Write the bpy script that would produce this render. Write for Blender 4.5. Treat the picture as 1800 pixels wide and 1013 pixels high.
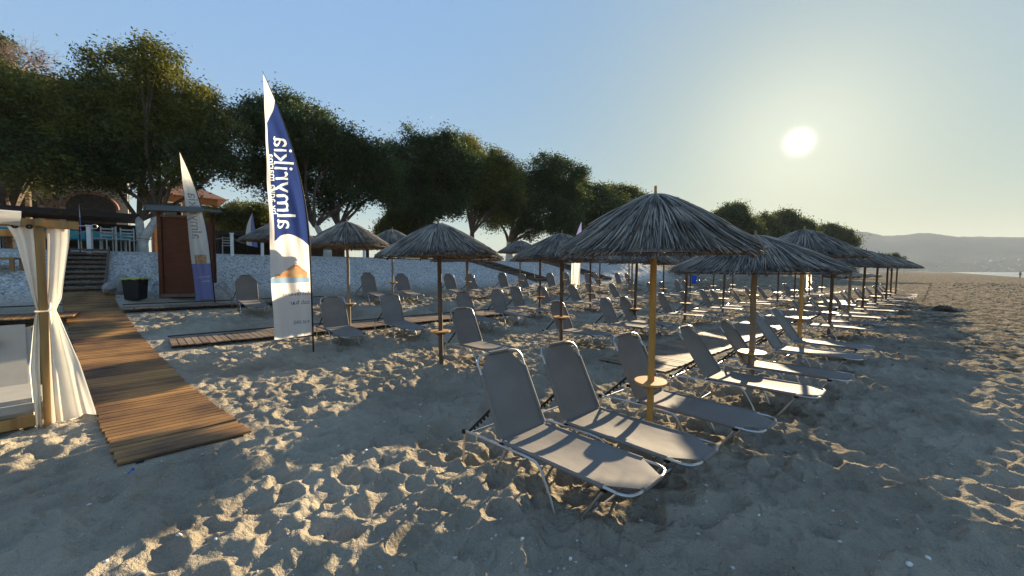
import bpy, bmesh, math, random
import numpy as np
from mathutils import Vector, Matrix
random.seed(7)
R = math.radians
for o in list(bpy.data.objects): bpy.data.objects.remove(o)
scene = bpy.context.scene
C = scene.collection

# ------------------------------------------------------------------ camera
CAMH = 1.75
F = 700.0                        # focal length in pixels of the 1800 px wide photograph
PITCH = R(2.41)
cam = bpy.data.objects.new('camera', bpy.data.cameras.new('camera')); C.objects.link(cam)
cam.location = (0, 0, CAMH); cam.rotation_euler = (R(90) - PITCH, 0, 0)
cam.data.sensor_width = 36; cam.data.lens = F / 1800 * 36
cam.data.clip_start = 0.05; cam.data.clip_end = 20000
scene.camera = cam

# ------------------------------------------------------------------ sky and sun
SKY_K = 1.17
SUN_AZ, SUN_EL = R(35.4), R(14.6)          # azimuth to the right of +Y
sdir = Vector((math.sin(SUN_AZ) * math.cos(SUN_EL), math.cos(SUN_AZ) * math.cos(SUN_EL), math.sin(SUN_EL)))
w = bpy.data.worlds.new('World'); scene.world = w; w.use_nodes = True
nt = w.node_tree; nt.nodes.clear()
def wn(t): return nt.nodes.new(t)
wo = wn('ShaderNodeOutputWorld'); bg = wn('ShaderNodeBackground'); sky = wn('ShaderNodeTexSky')
sky.sky_type = 'NISHITA'; sky.sun_disc = False
sky.sun_elevation = SUN_EL; sky.sun_rotation = SUN_AZ
sky.altitude = 0; sky.air_density = 1.0; sky.dust_density = .35; sky.ozone_density = 1.6
bg.inputs[1].default_value = 0.10
# bright aureole round the sun, part of the sky itself
geo = wn('ShaderNodeNewGeometry'); dot = wn('ShaderNodeVectorMath'); dot.operation = 'DOT_PRODUCT'
dot.inputs[1].default_value = (-sdir.x, -sdir.y, -sdir.z)
nt.links.new(geo.outputs['Incoming'], dot.inputs[0])
def wmath(op, a, b=None, clamp=False):
    m = wn('ShaderNodeMath'); m.operation = op; m.use_clamp = clamp
    for i, v in enumerate((a, b)):
        if v is None: continue
        if isinstance(v, (int, float)): m.inputs[i].default_value = v
        else: nt.links.new(v, m.inputs[i])
    return m.outputs[0]
d01 = wmath('MAXIMUM', dot.outputs['Value'], 0.0)
core = wmath('MULTIPLY', wmath('POWER', d01, 8000), 10.0)
halo = wmath('MULTIPLY', wmath('POWER', d01, 90), .75)
wide = wmath('MULTIPLY', wmath('POWER', d01, 14), .62)
def wcol(v, col):
    x = wn('ShaderNodeVectorMath'); x.operation = 'SCALE'
    if isinstance(col, tuple): x.inputs[0].default_value = col
    else: nt.links.new(col, x.inputs[0])
    nt.links.new(v, x.inputs[3]); return x.outputs[0]
def wadd(a, b):
    x = wn('ShaderNodeVectorMath'); x.operation = 'ADD'; nt.links.new(a, x.inputs[0]); nt.links.new(b, x.inputs[1]); return x.outputs[0]
# the hazy morning sky is far more even than a clear one: its brightness range is compressed, its hue kept
lm = wn('ShaderNodeVectorMath'); lm.operation = 'DOT_PRODUCT'; lm.inputs[1].default_value = (.25, .68, .07); nt.links.new(sky.outputs[0], lm.inputs[0])
lum = wmath('MAXIMUM', lm.outputs['Value'], .05)
inv = wmath('DIVIDE', 1.0, lum)
gm = wn('ShaderNodeGamma'); gm.inputs[1].default_value = 1.15; nt.links.new(wcol(inv, sky.outputs[0]), gm.inputs[0])
body = wcol(wmath('MULTIPLY', wmath('POWER', lum, .16), SKY_K), gm.outputs[0])
tint = wn('ShaderNodeVectorMath'); tint.operation = 'MULTIPLY_ADD'
tv = wcol(wmath('POWER', d01, 5), (-.34, -.22, -.28)); tint2 = wn('ShaderNodeVectorMath'); tint2.operation = 'ADD'; nt.links.new(tv, tint2.inputs[0]); tint2.inputs[1].default_value = (.96, 1.01, 1.0)
tm = wn('ShaderNodeVectorMath'); tm.operation = 'MULTIPLY'; nt.links.new(body, tm.inputs[0]); nt.links.new(tint2.outputs[0], tm.inputs[1]); body = tm.outputs[0]
nt.nodes.remove(tint)
glow = wadd(wadd(wcol(core, (1, .93, .8)), wcol(halo, (1, .93, .74))), wcol(wide, (1, .95, .80)))
nt.links.new(wadd(body, glow), bg.inputs[0])
nt.links.new(bg.outputs[0], wo.inputs[0])
sun = bpy.data.objects.new('sun', bpy.data.lights.new('sun', 'SUN')); C.objects.link(sun)
sun.data.energy = 5.0; sun.data.angle = R(0.5); sun.data.color = (1, .80, .52)
sun.rotation_euler = (-sdir).to_track_quat('-Z', 'Y').to_euler()
sun.location = (0, 0, 40)
scene.view_settings.view_transform = 'Standard'; scene.view_settings.look = 'None'
scene.view_settings.gamma = 1; scene.view_settings.use_curve_mapping = False
scene.view_settings.exposure = 1.70

# ------------------------------------------------------------------ helpers
def ray(px, py):
    u = (px - 900) / F; v = (506.5 - py) / F
    return Vector((u, math.cos(PITCH) + v * math.sin(PITCH), -math.sin(PITCH) + v * math.cos(PITCH)))
def at(px, py, Y):
    d = ray(px, py); return Vector((0, 0, CAMH)) + d * (Y / d.y)
TX, TY = .729, .684                # the umbrella rows run this way
SX, SY = -.684, .729               # and inland is this way
def st(x, y): return SX * x + SY * y, TX * x + TY * y
def xy(s, t): return TX * t + SX * s, TY * t + SY * s
_ps = np.linspace(-80, 60, 2801)
_pz = np.interp(_ps, [-80, -60, -26, -22, -16, 0, 8, 12, 16.2, 20.1, 20.8, 60], [-3.2, -2.6, -.95, -.6, -.02, 0, 0, .28, .82, 2.40, 2.5, 2.5])
_k = np.hanning(25); _k /= _k.sum(); _pz[12:-12] = np.convolve(_pz, _k, 'same')[12:-12]
def prof(s, t=0):
    s = np.asarray(s, float); t = np.asarray(t, float)
    z = np.interp(s, _ps, _pz)
    fall = np.clip((t - 90) / 60, 0, 1)
    z = np.where(z > .8, .8 + (z - .8) * (1 - .6 * fall), z)
    return z
def gz(x, y):
    s, t = st(x, y); return float(prof(s, t))
def hit(px, py, dz=0):
    """ground point (smooth profile raised by dz) under a pixel of the photograph"""
    lo, hi = 1.0, 400.0
    for i in range(70):
        m = (lo + hi) / 2; p = at(px, py, m)
        if p.z > gz(p.x, p.y) + dz: lo = m
        else: hi = m
    return at(px, py, lo)
rng = np.random.default_rng(11)
_perm = rng.integers(0, 2**31, 65536)
def hsh(ix, iy, k=0):
    a = (ix.astype(np.int64) * 73856093) ^ (iy.astype(np.int64) * 19349663) ^ (k * 83492791)
    return (_perm[(a & 0xffff)] ^ _perm[((a >> 16) & 0xffff)]) / float(2**31)
def vnoise(x, y, k=0):
    ix = np.floor(x); iy = np.floor(y); fx = x - ix; fy = y - iy
    fx = fx * fx * (3 - 2 * fx); fy = fy * fy * (3 - 2 * fy)
    a = hsh(ix, iy, k); b = hsh(ix + 1, iy, k); c = hsh(ix, iy + 1, k); d = hsh(ix + 1, iy + 1, k)
    return (a * (1 - fx) + b * fx) * (1 - fy) + (c * (1 - fx) + d * fx) * fy * 1.0
def fbm(x, y, k=0, n=4):
    v = 0; a = 1; tot = 0
    for i in range(n):
        v = v + a * vnoise(x * 2**i + 17.3 * i, y * 2**i - 9.1 * i, k + i); tot += a; a *= .5
    return v / tot
def worley(x, y, k=0):
    ix = np.floor(x); iy = np.floor(y); best = np.full(x.shape, 9.0); bid = np.zeros(x.shape)
    for a in (-1, 0, 1):
        for b in (-1, 0, 1):
            cx = ix + a; cy = iy + b
            px = cx + .1 + .8 * hsh(cx, cy, k); py = cy + .1 + .8 * hsh(cx, cy, k + 5)
            d = (px - x)**2 + (py - y)**2
            m = d < best; best = np.where(m, d, best); bid = np.where(m, hsh(cx, cy, k + 9), bid)
    return np.sqrt(best), bid

def link(o, parent=None):
    C.objects.link(o)
    if parent: o.parent = parent
    return o
def meshobj(name, V, Fc, mat, parent=None, smooth=False):
    me = bpy.data.meshes.new(name)
    V = np.asarray(V, dtype=np.float32)
    if isinstance(Fc, np.ndarray):
        n, k = Fc.shape
        me.vertices.add(len(V)); me.vertices.foreach_set('co', V.ravel())
        me.loops.add(n * k); me.loops.foreach_set('vertex_index', Fc.astype(np.int32).ravel())
        me.polygons.add(n); me.polygons.foreach_set('loop_start', np.arange(0, n * k, k, dtype=np.int32))
        me.polygons.foreach_set('loop_total', np.full(n, k, dtype=np.int32))
        me.update(calc_edges=True)
    else:
        me.from_pydata([tuple(v) for v in V], [], Fc); me.update()
    if smooth: me.polygons.foreach_set('use_smooth', np.ones(len(me.polygons), dtype=bool))
    if mat: me.materials.append(mat)
    return link(bpy.data.objects.new(name, me), parent)
class MB:
    """collects boxes, tubes and sheets; build() links them as one mesh object"""
    def __init__(s): s.v = []; s.f = []
    def add(s, V, Fs):
        n = len(s.v); s.v += [tuple(v) for v in V]; s.f += [tuple(i + n for i in f) for f in Fs]; return s
    def box(s, c, size, rz=0, rx=0, ry=0, bev=0):
        M = Matrix.Translation(c) @ Matrix.Rotation(rz, 4, 'Z') @ Matrix.Rotation(ry, 4, 'Y') @ Matrix.Rotation(rx, 4, 'X')
        a, b, d = [q / 2 for q in size]
        if bev <= 0:
            V = [M @ Vector((x * a, y * b, z * d)) for z in (-1, 1) for x, y in ((-1, -1), (1, -1), (1, 1), (-1, 1))]
            return s.add(V, [(3, 2, 1, 0), (4, 5, 6, 7), (0, 1, 5, 4), (1, 2, 6, 5), (2, 3, 7, 6), (3, 0, 4, 7)])
        bm = bmesh.new(); bmesh.ops.create_cube(bm, size=1)
        bmesh.ops.scale(bm, vec=size, verts=bm.verts)
        bmesh.ops.bevel(bm, geom=bm.edges[:], offset=bev, segments=2, affect='EDGES')
        bmesh.ops.transform(bm, matrix=M, verts=bm.verts)
        bm.verts.index_update()
        s.add([v.co for v in bm.verts], [[v.index for v in f.verts] for f in bm.faces]); bm.free(); return s
    def beam(s, a, b, w, h, bev=0):
        a = Vector(a); b = Vector(b); d = b - a
        rz = math.atan2(d.y, d.x); ry = -math.atan2(d.z, math.hypot(d.x, d.y))
        return s.box((a + b) / 2, (d.length, w, h), rz=rz, ry=ry, bev=bev)
    def tube(s, pts, r, n=8, cap=True):
        pts = [Vector(p) for p in pts]; rr = r if isinstance(r, (list, tuple)) else [r] * len(pts)
        V = []; Fs = []; up = None
        for i, p in enumerate(pts):
            d = (pts[min(i + 1, len(pts) - 1)] - pts[max(i - 1, 0)]).normalized()
            if up is None:
                up = Vector((0, 0, 1)) if abs(d.z) < .9 else Vector((1, 0, 0))
            sd = d.cross(up).normalized(); up = sd.cross(d).normalized()
            for k in range(n):
                a = 2 * math.pi * k / n; V.append(p + (sd * math.cos(a) + up * math.sin(a)) * rr[i])
        for i in range(len(pts) - 1):
            for k in range(n):
                k2 = (k + 1) % n; Fs.append((i * n + k, i * n + k2, (i + 1) * n + k2, (i + 1) * n + k))
        if cap:
            Fs.append(tuple(range(n - 1, -1, -1))); Fs.append(tuple((len(pts) - 1) * n + k for k in range(n)))
        return s.add(V, Fs)
    def cyl(s, c, r, h, n=24, r2=None):
        c = Vector(c); return s.tube([c, c + Vector((0, 0, h))], [r, r if r2 is None else r2], n)
    def build(s, name, mat, parent=None, smooth=False):
        o = meshobj(name, s.v, s.f, mat, parent)
        if smooth: smooth_by_angle(o)
        return o
def smooth_by_angle(o, ang=40):
    bm = bmesh.new(); bm.from_mesh(o.data)
    for f in bm.faces: f.smooth = True
    for e in bm.edges:
        if len(e.link_faces) == 2 and e.calc_face_angle(0) > R(ang): e.smooth = False
    bm.to_mesh(o.data); bm.free()
def curve_pts(P, n=6):
    """Catmull-Rom through P"""
    P = [Vector(p) for p in P]; out = []
    for i in range(len(P) - 1):
        a = P[max(i - 1, 0)]; b = P[i]; c = P[i + 1]; d = P[min(i + 2, len(P) - 1)]
        for k in range(n):
            t = k / n
            out.append(.5 * ((2 * b) + (c - a) * t + (2 * a - 5 * b + 4 * c - d) * t * t + (3 * b - a - 3 * c + d) * t**3))
    out.append(P[-1]); return out
def tag(o, label=None, cat=None, group=None, kind=None):
    if label: o['label'] = label
    if cat: o['category'] = cat
    if group: o['group'] = group
    if kind: o['kind'] = kind
    return o
def thing(name, label, cat, loc=(0, 0, 0), rz=0, group=None):
    o = bpy.data.objects.new(name, None); C.objects.link(o); o.location = loc; o.rotation_euler = (0, 0, rz); o.empty_display_size = .1
    return tag(o, label, cat, group)
def dup(root, loc, rz, label, scale=None):
    r = root.copy(); C.objects.link(r); r.location = loc; r.rotation_euler = (0, 0, rz); r['label'] = label
    if scale: r.scale = scale
    for ch in list(root.children):
        c = ch.copy(); C.objects.link(c); c.parent = r
        for g in list(ch.children):
            d = g.copy(); C.objects.link(d); d.parent = c
    return r

# ------------------------------------------------------------------ materials
def mat(name, col, rough=.7, metal=0, var=.0, col2=None, scale=8, bump=0, bscale=60, trans=0, stretch=(1, 1, 1), island=0, spec=None, detail=5, coord='Object'):
    m = bpy.data.materials.new(name); m.use_nodes = True; t = m.node_tree; b = t.nodes['Principled BSDF']; N = t.nodes.new; L = t.links.new
    b.inputs['Roughness'].default_value = rough; b.inputs['Metallic'].default_value = metal
    if spec is not None: b.inputs['Specular IOR Level'].default_value = spec
    c = tuple(col) + (1,)
    b.inputs['Base Color'].default_value = c; out = None
    tc = N('ShaderNodeTexCoord'); mp = N('ShaderNodeMapping'); mp.inputs['Scale'].default_value = stretch; L(tc.outputs[coord], mp.inputs[0])
    if var or col2:
        nz = N('ShaderNodeTexNoise'); nz.inputs['Scale'].default_value = scale; nz.inputs['Detail'].default_value = detail; L(mp.outputs[0], nz.inputs['Vector'])
        rp = N('ShaderNodeValToRGB'); rp.color_ramp.elements[0].position = .35; rp.color_ramp.elements[1].position = .65
        c2 = tuple(col2) + (1,) if col2 else tuple(q * (1 + var) for q in col) + (1,)
        c1 = c if col2 else tuple(q * (1 - var) for q in col) + (1,)
        rp.color_ramp.elements[0].color = c1; rp.color_ramp.elements[1].color = c2
        L(nz.outputs['Fac'], rp.inputs[0]); out = rp.outputs[0]
    if island:
        g = N('ShaderNodeNewGeometry'); mr = N('ShaderNodeMapRange'); mr.inputs[3].default_value = 1 - island; mr.inputs[4].default_value = 1 + island
        L(g.outputs['Random Per Island'], mr.inputs[0]); mx = N('ShaderNodeVectorMath'); mx.operation = 'SCALE'
        if out: L(out, mx.inputs[0])
        else: mx.inputs[0].default_value = col
        L(mr.outputs[0], mx.inputs[3]); out = mx.outputs[0]
    if out: L(out, b.inputs['Base Color'])
    if bump:
        n2 = N('ShaderNodeTexNoise'); n2.inputs['Scale'].default_value = bscale; n2.inputs['Detail'].default_value = 4; L(mp.outputs[0], n2.inputs['Vector'])
        bp = N('ShaderNodeBump'); bp.inputs['Strength'].default_value = 1; bp.inputs['Distance'].default_value = bump; L(n2.outputs['Fac'], bp.inputs['Height']); L(bp.outputs[0], b.inputs['Normal'])
    if trans:
        tr = N('ShaderNodeBsdfTranslucent'); tr.inputs[0].default_value = c
        if out: L(out, tr.inputs[0])
        ms = N('ShaderNodeMixShader'); ms.inputs[0].default_value = trans
        L(b.outputs[0], ms.inputs[1]); L(tr.outputs[0], ms.inputs[2]); L(ms.outputs[0], t.nodes['Material Output'].inputs[0])
    return m
M = {}
M['thatch'] = mat('thatch_reed', (.15, .13, .105), .8, col2=(.28, .245, .195), scale=2.5, island=.8)
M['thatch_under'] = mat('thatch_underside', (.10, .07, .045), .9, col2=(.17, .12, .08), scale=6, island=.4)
M['pole_yellow'] = mat('new_pine', (.50, .28, .07), .6, col2=(.38, .19, .045), scale=3, stretch=(4, 4, .6), bump=.002)
M['pole_dark'] = mat('weathered_pole', (.085, .055, .035), .8, col2=(.15, .10, .065), scale=3, stretch=(4, 4, .6), bump=.003)
M['pole_grey'] = mat('grey_pole', (.30, .235, .165), .8, col2=(.21, .16, .11), scale=3, stretch=(4, 4, .6), bump=.003)
M['table_wood'] = mat('table_plywood', (.62, .33, .12), .55, col2=(.50, .25, .08), scale=5, stretch=(1, 6, 1))
M['fabric'] = mat('sling_fabric', (.215, .192, .17), .75, var=.08, scale=3, bump=.006, bscale=5, trans=.12)
M['alu'] = mat('aluminium_tube', (.48, .48, .48), .34, metal=.85, var=.06, scale=12)
M['black'] = mat('black_plastic', (.012, .012, .013), .5, spec=.25)
M['deck'] = mat('boardwalk_wood', (.105, .052, .022), .55, col2=(.35, .18, .055), scale=1.1, stretch=(1, 1, 1), island=.22, bump=.002, bscale=25)
M['deck_grey'] = mat('grey_boardwalk_wood', (.13, .09, .06), .7, col2=(.22, .155, .105), scale=3, island=.22, bump=.002, bscale=25)
M['curtain'] = mat('curtain_cloth', (.92, .90, .82), .8, var=.03, trans=.75)
M['cushion'] = mat('cushion_cloth', (.36, .34, .30), .85, var=.04, bump=.0008, bscale=300)
M['post_wood'] = mat('cabana_wood', (.36, .22, .07), .6, col2=(.24, .13, .04), scale=3, stretch=(5, 5, .5))
M['kiosk'] = mat('kiosk_board', (.105, .036, .018), .9, spec=.2, var=.12, scale=3, stretch=(1, 1, 4))
M['kiosk_roof'] = mat('roof_felt', (.10, .12, .13), .8, var=.1)
M['steps'] = mat('step_timber', (.12, .08, .055), .8, var=.2)
M['white'] = mat('white_paint', (.72, .72, .70), .5, var=.05)
M['chair_white'] = mat('darker_white_paint', (.42, .41, .38), .6, var=.1)  # darker white than the posts, slightly mottled
M['teal'] = mat('teal_cloth', (.03, .28, .32), .8, var=.1)
M['cream'] = mat('cream_render', (.50, .42, .32), .85, var=.06, scale=2)
M['rose'] = mat('rose_pilaster', (.27, .14, .11), .8, var=.1)
M['orange'] = mat('orange_render', (.26, .125, .05), .85, var=.1, scale=2)
M['tile'] = mat('roof_tile', (.15, .07, .042), .8, var=.25, scale=8)
M['dark'] = mat('dark_stained_wood', (.030, .022, .018), .8, var=.2)
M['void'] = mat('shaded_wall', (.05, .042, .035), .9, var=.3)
M['glass'] = mat('window_glass', (.05, .06, .07), .15)
M['bark_white'] = mat('limewashed_bark', (.62, .60, .55), .9, col2=(.40, .38, .34), scale=5, bump=.02, bscale=9)
M['bark'] = mat('tree_bark', (.14, .105, .08), .9, col2=(.08, .06, .045), scale=6, bump=.02, bscale=9)
M['twig'] = mat('dry_twig', (.30, .22, .18), .9, var=.1)
M['leaf'] = mat('dark_leaf', (.026, .050, .013), .65, col2=(.060, .090, .018), scale=.6, island=.5, trans=.38)
M['leaf_backlit'] = mat('backlit_leaf', (.032, .053, .012), .65, col2=(.17, .165, .02), scale=.40, island=.5, trans=.42)  # yellow of the backlit tops put into the leaf colour
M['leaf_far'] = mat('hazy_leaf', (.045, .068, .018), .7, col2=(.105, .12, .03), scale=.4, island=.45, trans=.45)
M['hedge'] = mat('hedge_leaf', (.075, .10, .02), .65, col2=(.14, .15, .03), scale=1.5, island=.4, trans=.35)
M['flag_white'] = mat('banner_cloth', (.82, .79, .74), .7, trans=.6)
M['flag_cream'] = mat('cream_banner_cloth', (.90, .88, .80), .7, trans=.6)
M['flag_blue'] = mat('banner_blue', (.028, .052, .20), .7, trans=.45)
M['flag_violet'] = mat('banner_violet', (.24, .25, .50), .7, trans=.5)
M['flag_sand'] = mat('banner_photo_sand', (.50, .22, .10), .7, col2=(.62, .45, .25), scale=9, trans=.5)
M['flag_sea'] = mat('banner_photo_sea', (.30, .45, .62), .7, trans=.5)
M['ink_dark'] = mat('dark_lettering', (.04, .05, .14), .7)
M['ink_brown'] = mat('pale_brown_lettering', (.30, .22, .20), .7)
M['ink_light'] = mat('pale_lettering', (.80, .88, .88), .7, trans=.6)
M['blue'] = mat('blue_cloth', (.03, .12, .75), .7, trans=.3)
M['bag'] = mat('yellow_green_bag', (.35, .38, .08), .4)
M['stone'] = mat('grey_stone', (.20, .20, .19), .9, col2=(.30, .29, .27), scale=5, bump=.01, bscale=20)
M['pebble'] = mat('pale_pebble', (.50, .48, .44), .8, island=.5)
M['driftbits'] = mat('drift_bits', (.13, .10, .07), .9, island=.7)
M['weed'] = mat('dry_seaweed', (.05, .04, .03), .9, var=.4, scale=12, bump=.02, bscale=30)
M['skin'] = mat('skin', (.35, .18, .11), .6)
M['hair'] = mat('hair', (.03, .02, .015), .6)
M['swim'] = mat('dark_swimwear', (.06, .02, .03), .7)
M['hillside'] = mat('hillside', (.05, .055, .045), .95, col2=(.10, .10, .075), scale=.004, spec=0)
M['roofred'] = mat('far_roof', (.30, .14, .09), .9)

# ------------------------------------------------------------------ ground
def ease(x): x = np.clip(x, 0, 1); return x * x * (3 - 2 * x)
WALKS = []                          # boardwalk rectangles: (origin xy, direction, length, half width)
def walkmask(x, y):
    m = np.ones(np.shape(x))
    for (ox, oy), (dx, dy), L, hw in WALKS:
        a = (x - ox) * dx + (y - oy) * dy; b = -(x - ox) * dy + (y - oy) * dx
        e = np.maximum(np.maximum(-a, a - L), np.abs(b) - hw)
        m = np.minimum(m, ease((e - .02) / .22))
    return m
def ground_h(x, y):
    s, t = st(x, y); r = np.hypot(x, y)
    base = prof(s, t)
    wx = x + .16 * (fbm(x * 2.3, y * 2.3, 3, 3) - .5); wy = y + .16 * (fbm(x * 2.3 + 40, y * 2.3, 4, 3) - .5)
    u = TX * wx + TY * wy; v = SX * wx + SY * wy
    d1, i1 = worley(u / .29, v / .215, 20); d2, i2 = worley(u / .15 + 7, v / .17, 40); d3, i3 = worley(u / .80, v / .62 + 3, 60)
    b = .160 * (.35 + .65 * i1) * (np.minimum(d1, .8)**1.6 - .30)
    b += .095 * i2 * (np.minimum(d2, .8)**1.5 - .3)
    d4, i4 = worley(u / .34 + 11, v / .27 + 5, 75); d5, i5 = worley(u / .23 - 3, v / .30 + 2, 120)
    foot_ = lambda d, i: (.45 + .55 * i) * (-.058 * np.exp(-(d / .36)**3) + .026 * np.exp(-((d - .50) / .11)**2))
    b = b * .62 + foot_(d4, i4) + .8 * foot_(d5, i5) * (i5 > .35)
    b = b + .045 * (fbm(x * 4.2, y * 4.2, 88, 3) - .5)
    b += .120 * (np.minimum(d3, .9)**2 - .25) * i3
    b += .026 * (fbm(x * 9, y * 9, 8, 3) - .5) + .005 * (fbm(x * 38, y * 38, 13, 2) - .5)
    ease_bank = ease((s - 16.2) / 1.4) * (1 - ease((s - 19.6) / .8))
    tram = (1 - .75 * ease_bank) * (1 - ease((s - 19.8) / .5)) * (1 - ease((-s - 19) / 5))
    rockn = .14 * (fbm(x * 1.3, y * 1.3, 30, 4) - .5) * 2 + .24 * (fbm(x * 5, y * 5, 34, 4) - .5)
    low = .10 * (fbm(x * .35, y * .35, 50, 3) - .5)
    far = ease((r - 70) / 60)
    w_ = walkmask(x, y)
    return base + (b * tram * (.90 + .45 * far) + low * tram + rockn * ease_bank) * (.0 + w_) - .022 * (1 - w_)
_main_o = (-3.20, 3.89)
WALKS.append((_main_o, (-.765, .644), 12.0, .52))
WALKS.append((xy(11.35, .45), (TX, TY), 10.2, .85))       # between third and fourth row
WALKS.append((xy(15.5, -.35), (TX, TY), 5.6, .75))        # in front of the kiosk
WALKS.append((xy(3.85, 6.6), (TX, TY), 24.0, .68))      # between first and second row
WALKS.append((xy(15.2, -8.0), (TX, TY), 6.9, 1.5))       # deck beside the cabana
_q = hit(955, 494); _tf = st(_q.x, _q.y)[1]
for (s0, t0, s1, t1, hw) in ((16.7, -1.22, 20.5, -1.22, .55), (16.8, _tf, 20.4, _tf - 3.2, .7), (16.8, _tf + 7, 20.3, _tf + 4, .65)):
    a_ = Vector(xy(s0, t0)); b_ = Vector(xy(s1, t1)); d_ = (b_ - a_).normalized(); WALKS.append((tuple(a_), tuple(d_), (b_ - a_).length, hw))
def build_ground():
    rr = [.4]
    while rr[-1] < 3.2: rr.append(rr[-1] + .022)
    while rr[-1] < 9: rr.append(rr[-1] * 1.0062)
    while rr[-1] < 42: rr.append(rr[-1] * 1.0058)
    while rr[-1] < 160: rr.append(rr[-1] * 1.013)
    while rr[-1] < 9000: rr.append(rr[-1] * 1.08)
    rr = np.array(rr)
    th = np.concatenate([np.arange(-62, 62, .19), np.arange(62, 298, 4.0)]) * math.pi / 180
    T, RR = np.meshgrid(th, rr); X = np.sin(T) * RR; Y = np.cos(T) * RR
    Z = ground_h(X, Y)
    nr, na = X.shape
    V = np.stack([X.ravel(), Y.ravel(), Z.ravel()], 1)
    V = np.vstack([V, [[0, 0, float(Z[0].mean())]]])
    i = np.arange(nr - 1)[:, None]; j = np.arange(na)[None, :]; j2 = (j + 1) % na
    Fq = np.stack([(i * na + j), (i * na + j2), ((i + 1) * na + j2), ((i + 1) * na + j)], -1).reshape(-1, 4)[:, ::-1]
    o = meshobj('ground', V, Fq, None, smooth=True)
    me = o.data
    s, t = st(V[:, 0], V[:, 1])
    bank = ease((s - 15.9) / 1.6 + .5 * (fbm(V[:, 0], V[:, 1], 70, 3) - .5))
    co_ = ease((t - 6) / 9) * ease((2.5 - s + np.maximum(t - 18, 0) * .9) / 4); ac = me.attributes.new('coarse_shade', 'FLOAT', 'POINT'); ac.data.foreach_set('value', co_.astype(np.float32))  # far beach mask: coarse sand with the self-shadowing of its bumps painted in
    at_ = me.attributes.new('bank', 'FLOAT', 'POINT'); at_.data.foreach_set('value', bank.astype(np.float32))
    return o
def ground_mat():
    m = bpy.data.materials.new('sand'); m.use_nodes = True; t = m.node_tree; N = t.nodes.new; L = t.links.new; b = t.nodes['Principled BSDF']
    b.inputs['Roughness'].default_value = 1; b.inputs['Specular IOR Level'].default_value = 0
    g = N('ShaderNodeNewGeometry')
    def noise(sc, det=4):
        n = N('ShaderNodeTexNoise'); n.inputs['Scale'].default_value = sc; n.inputs['Detail'].default_value = det; L(g.outputs['Position'], n.inputs['Vector']); return n.outputs['Fac']
    def ramp(f, a, ca, b_, cb):
        r = N('ShaderNodeValToRGB'); e = r.color_ramp.elements; e[0].position = a; e[0].color = tuple(ca) + (1,); e[1].position = b_; e[1].color = tuple(cb) + (1,); L(f, r.inputs[0]); return r.outputs[0]
    def mixc(f, a, c):
        x = N('ShaderNodeMix'); x.data_type = 'RGBA'
        if hasattr(f, 'is_linked') or not isinstance(f, (int, float)): L(f, x.inputs[0])
        else: x.inputs[0].default_value = f
        L(a, x.inputs[6]); L(c, x.inputs[7]); return x.outputs[2]
    sand = ramp(noise(.8, 6), .35, (.30, .258, .192), .66, (.45, .395, .305))
    grain = ramp(noise(260, 3), .35, (.55, .55, .55), .68, (1.25, 1.22, 1.18))
    mm = N('ShaderNodeMix'); mm.data_type = 'RGBA'; mm.blend_type = 'MULTIPLY'; mm.inputs[0].default_value = .55; L(sand, mm.inputs[6]); L(grain, mm.inputs[7])
    # pebbly bank
    bankc = ramp(noise(15, 9), .34, (.27, .25, .22), .60, (.72, .69, .63))
    at_ = N('ShaderNodeAttribute'); at_.attribute_name = 'bank'
    col = mixc(at_.outputs['Fac'], mm.outputs[2], bankc)
    cs = ramp(noise(2.2, 9), .42, (.105, .085, .060), .60, (.30, .255, .18)); a2 = N('ShaderNodeAttribute'); a2.attribute_name = 'coarse_shade'  # coarse brown sand, colour also darkened for the shade among its bumps
    cf = N('ShaderNodeMath'); cf.operation = 'MULTIPLY'; cf.inputs[1].default_value = .85; L(a2.outputs['Fac'], cf.inputs[0])
    col = mixc(cf.outputs[0], col, cs)
    # pale grit and dark flecks
    v = N('ShaderNodeTexVoronoi'); v.inputs['Scale'].default_value = 26; L(g.outputs['Position'], v.inputs['Vector'])
    sp = N('ShaderNodeMath'); sp.operation = 'LESS_THAN'; sp.inputs[1].default_value = .11; L(v.outputs['Distance'], sp.inputs[0])
    cn = N('ShaderNodeSeparateColor'); L(v.outputs['Color'], cn.inputs[0])
    sel = N('ShaderNodeMath'); sel.operation = 'GREATER_THAN'; sel.inputs[1].default_value = .80; L(cn.outputs[0], sel.inputs[0])
    mu = N('ShaderNodeMath'); mu.operation = 'MULTIPLY'; L(sp.outputs[0], mu.inputs[0]); L(sel.outputs[0], mu.inputs[1])
    fleck = ramp(cn.outputs[1], .35, (.13, .11, .09), .55, (.66, .64, .60))
    col = mixc(mu.outputs[0], col, fleck)
    L(col, b.inputs['Base Color'])
    n1 = noise(160, 3); n2 = noise(11, 7)
    ad = N('ShaderNodeMath'); ad.operation = 'MULTIPLY_ADD'; ad.inputs[1].default_value = 8.0; L(n2, ad.inputs[0]); L(n1, ad.inputs[2])
    ad2 = N('ShaderNodeMath'); ad2.operation = 'MULTIPLY_ADD'; ad2.inputs[1].default_value = 1.5; L(noise(48, 4), ad2.inputs[0]); L(ad.outputs[0], ad2.inputs[2])
    bp = N('ShaderNodeBump'); bp.inputs['Strength'].default_value = 1; bp.inputs['Distance'].default_value = .011; L(ad2.outputs[0], bp.inputs['Height']); L(bp.outputs[0], b.inputs['Normal'])
    return m
ground = tag(build_ground(), kind='structure'); ground.data.materials.append(ground_mat())

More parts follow.
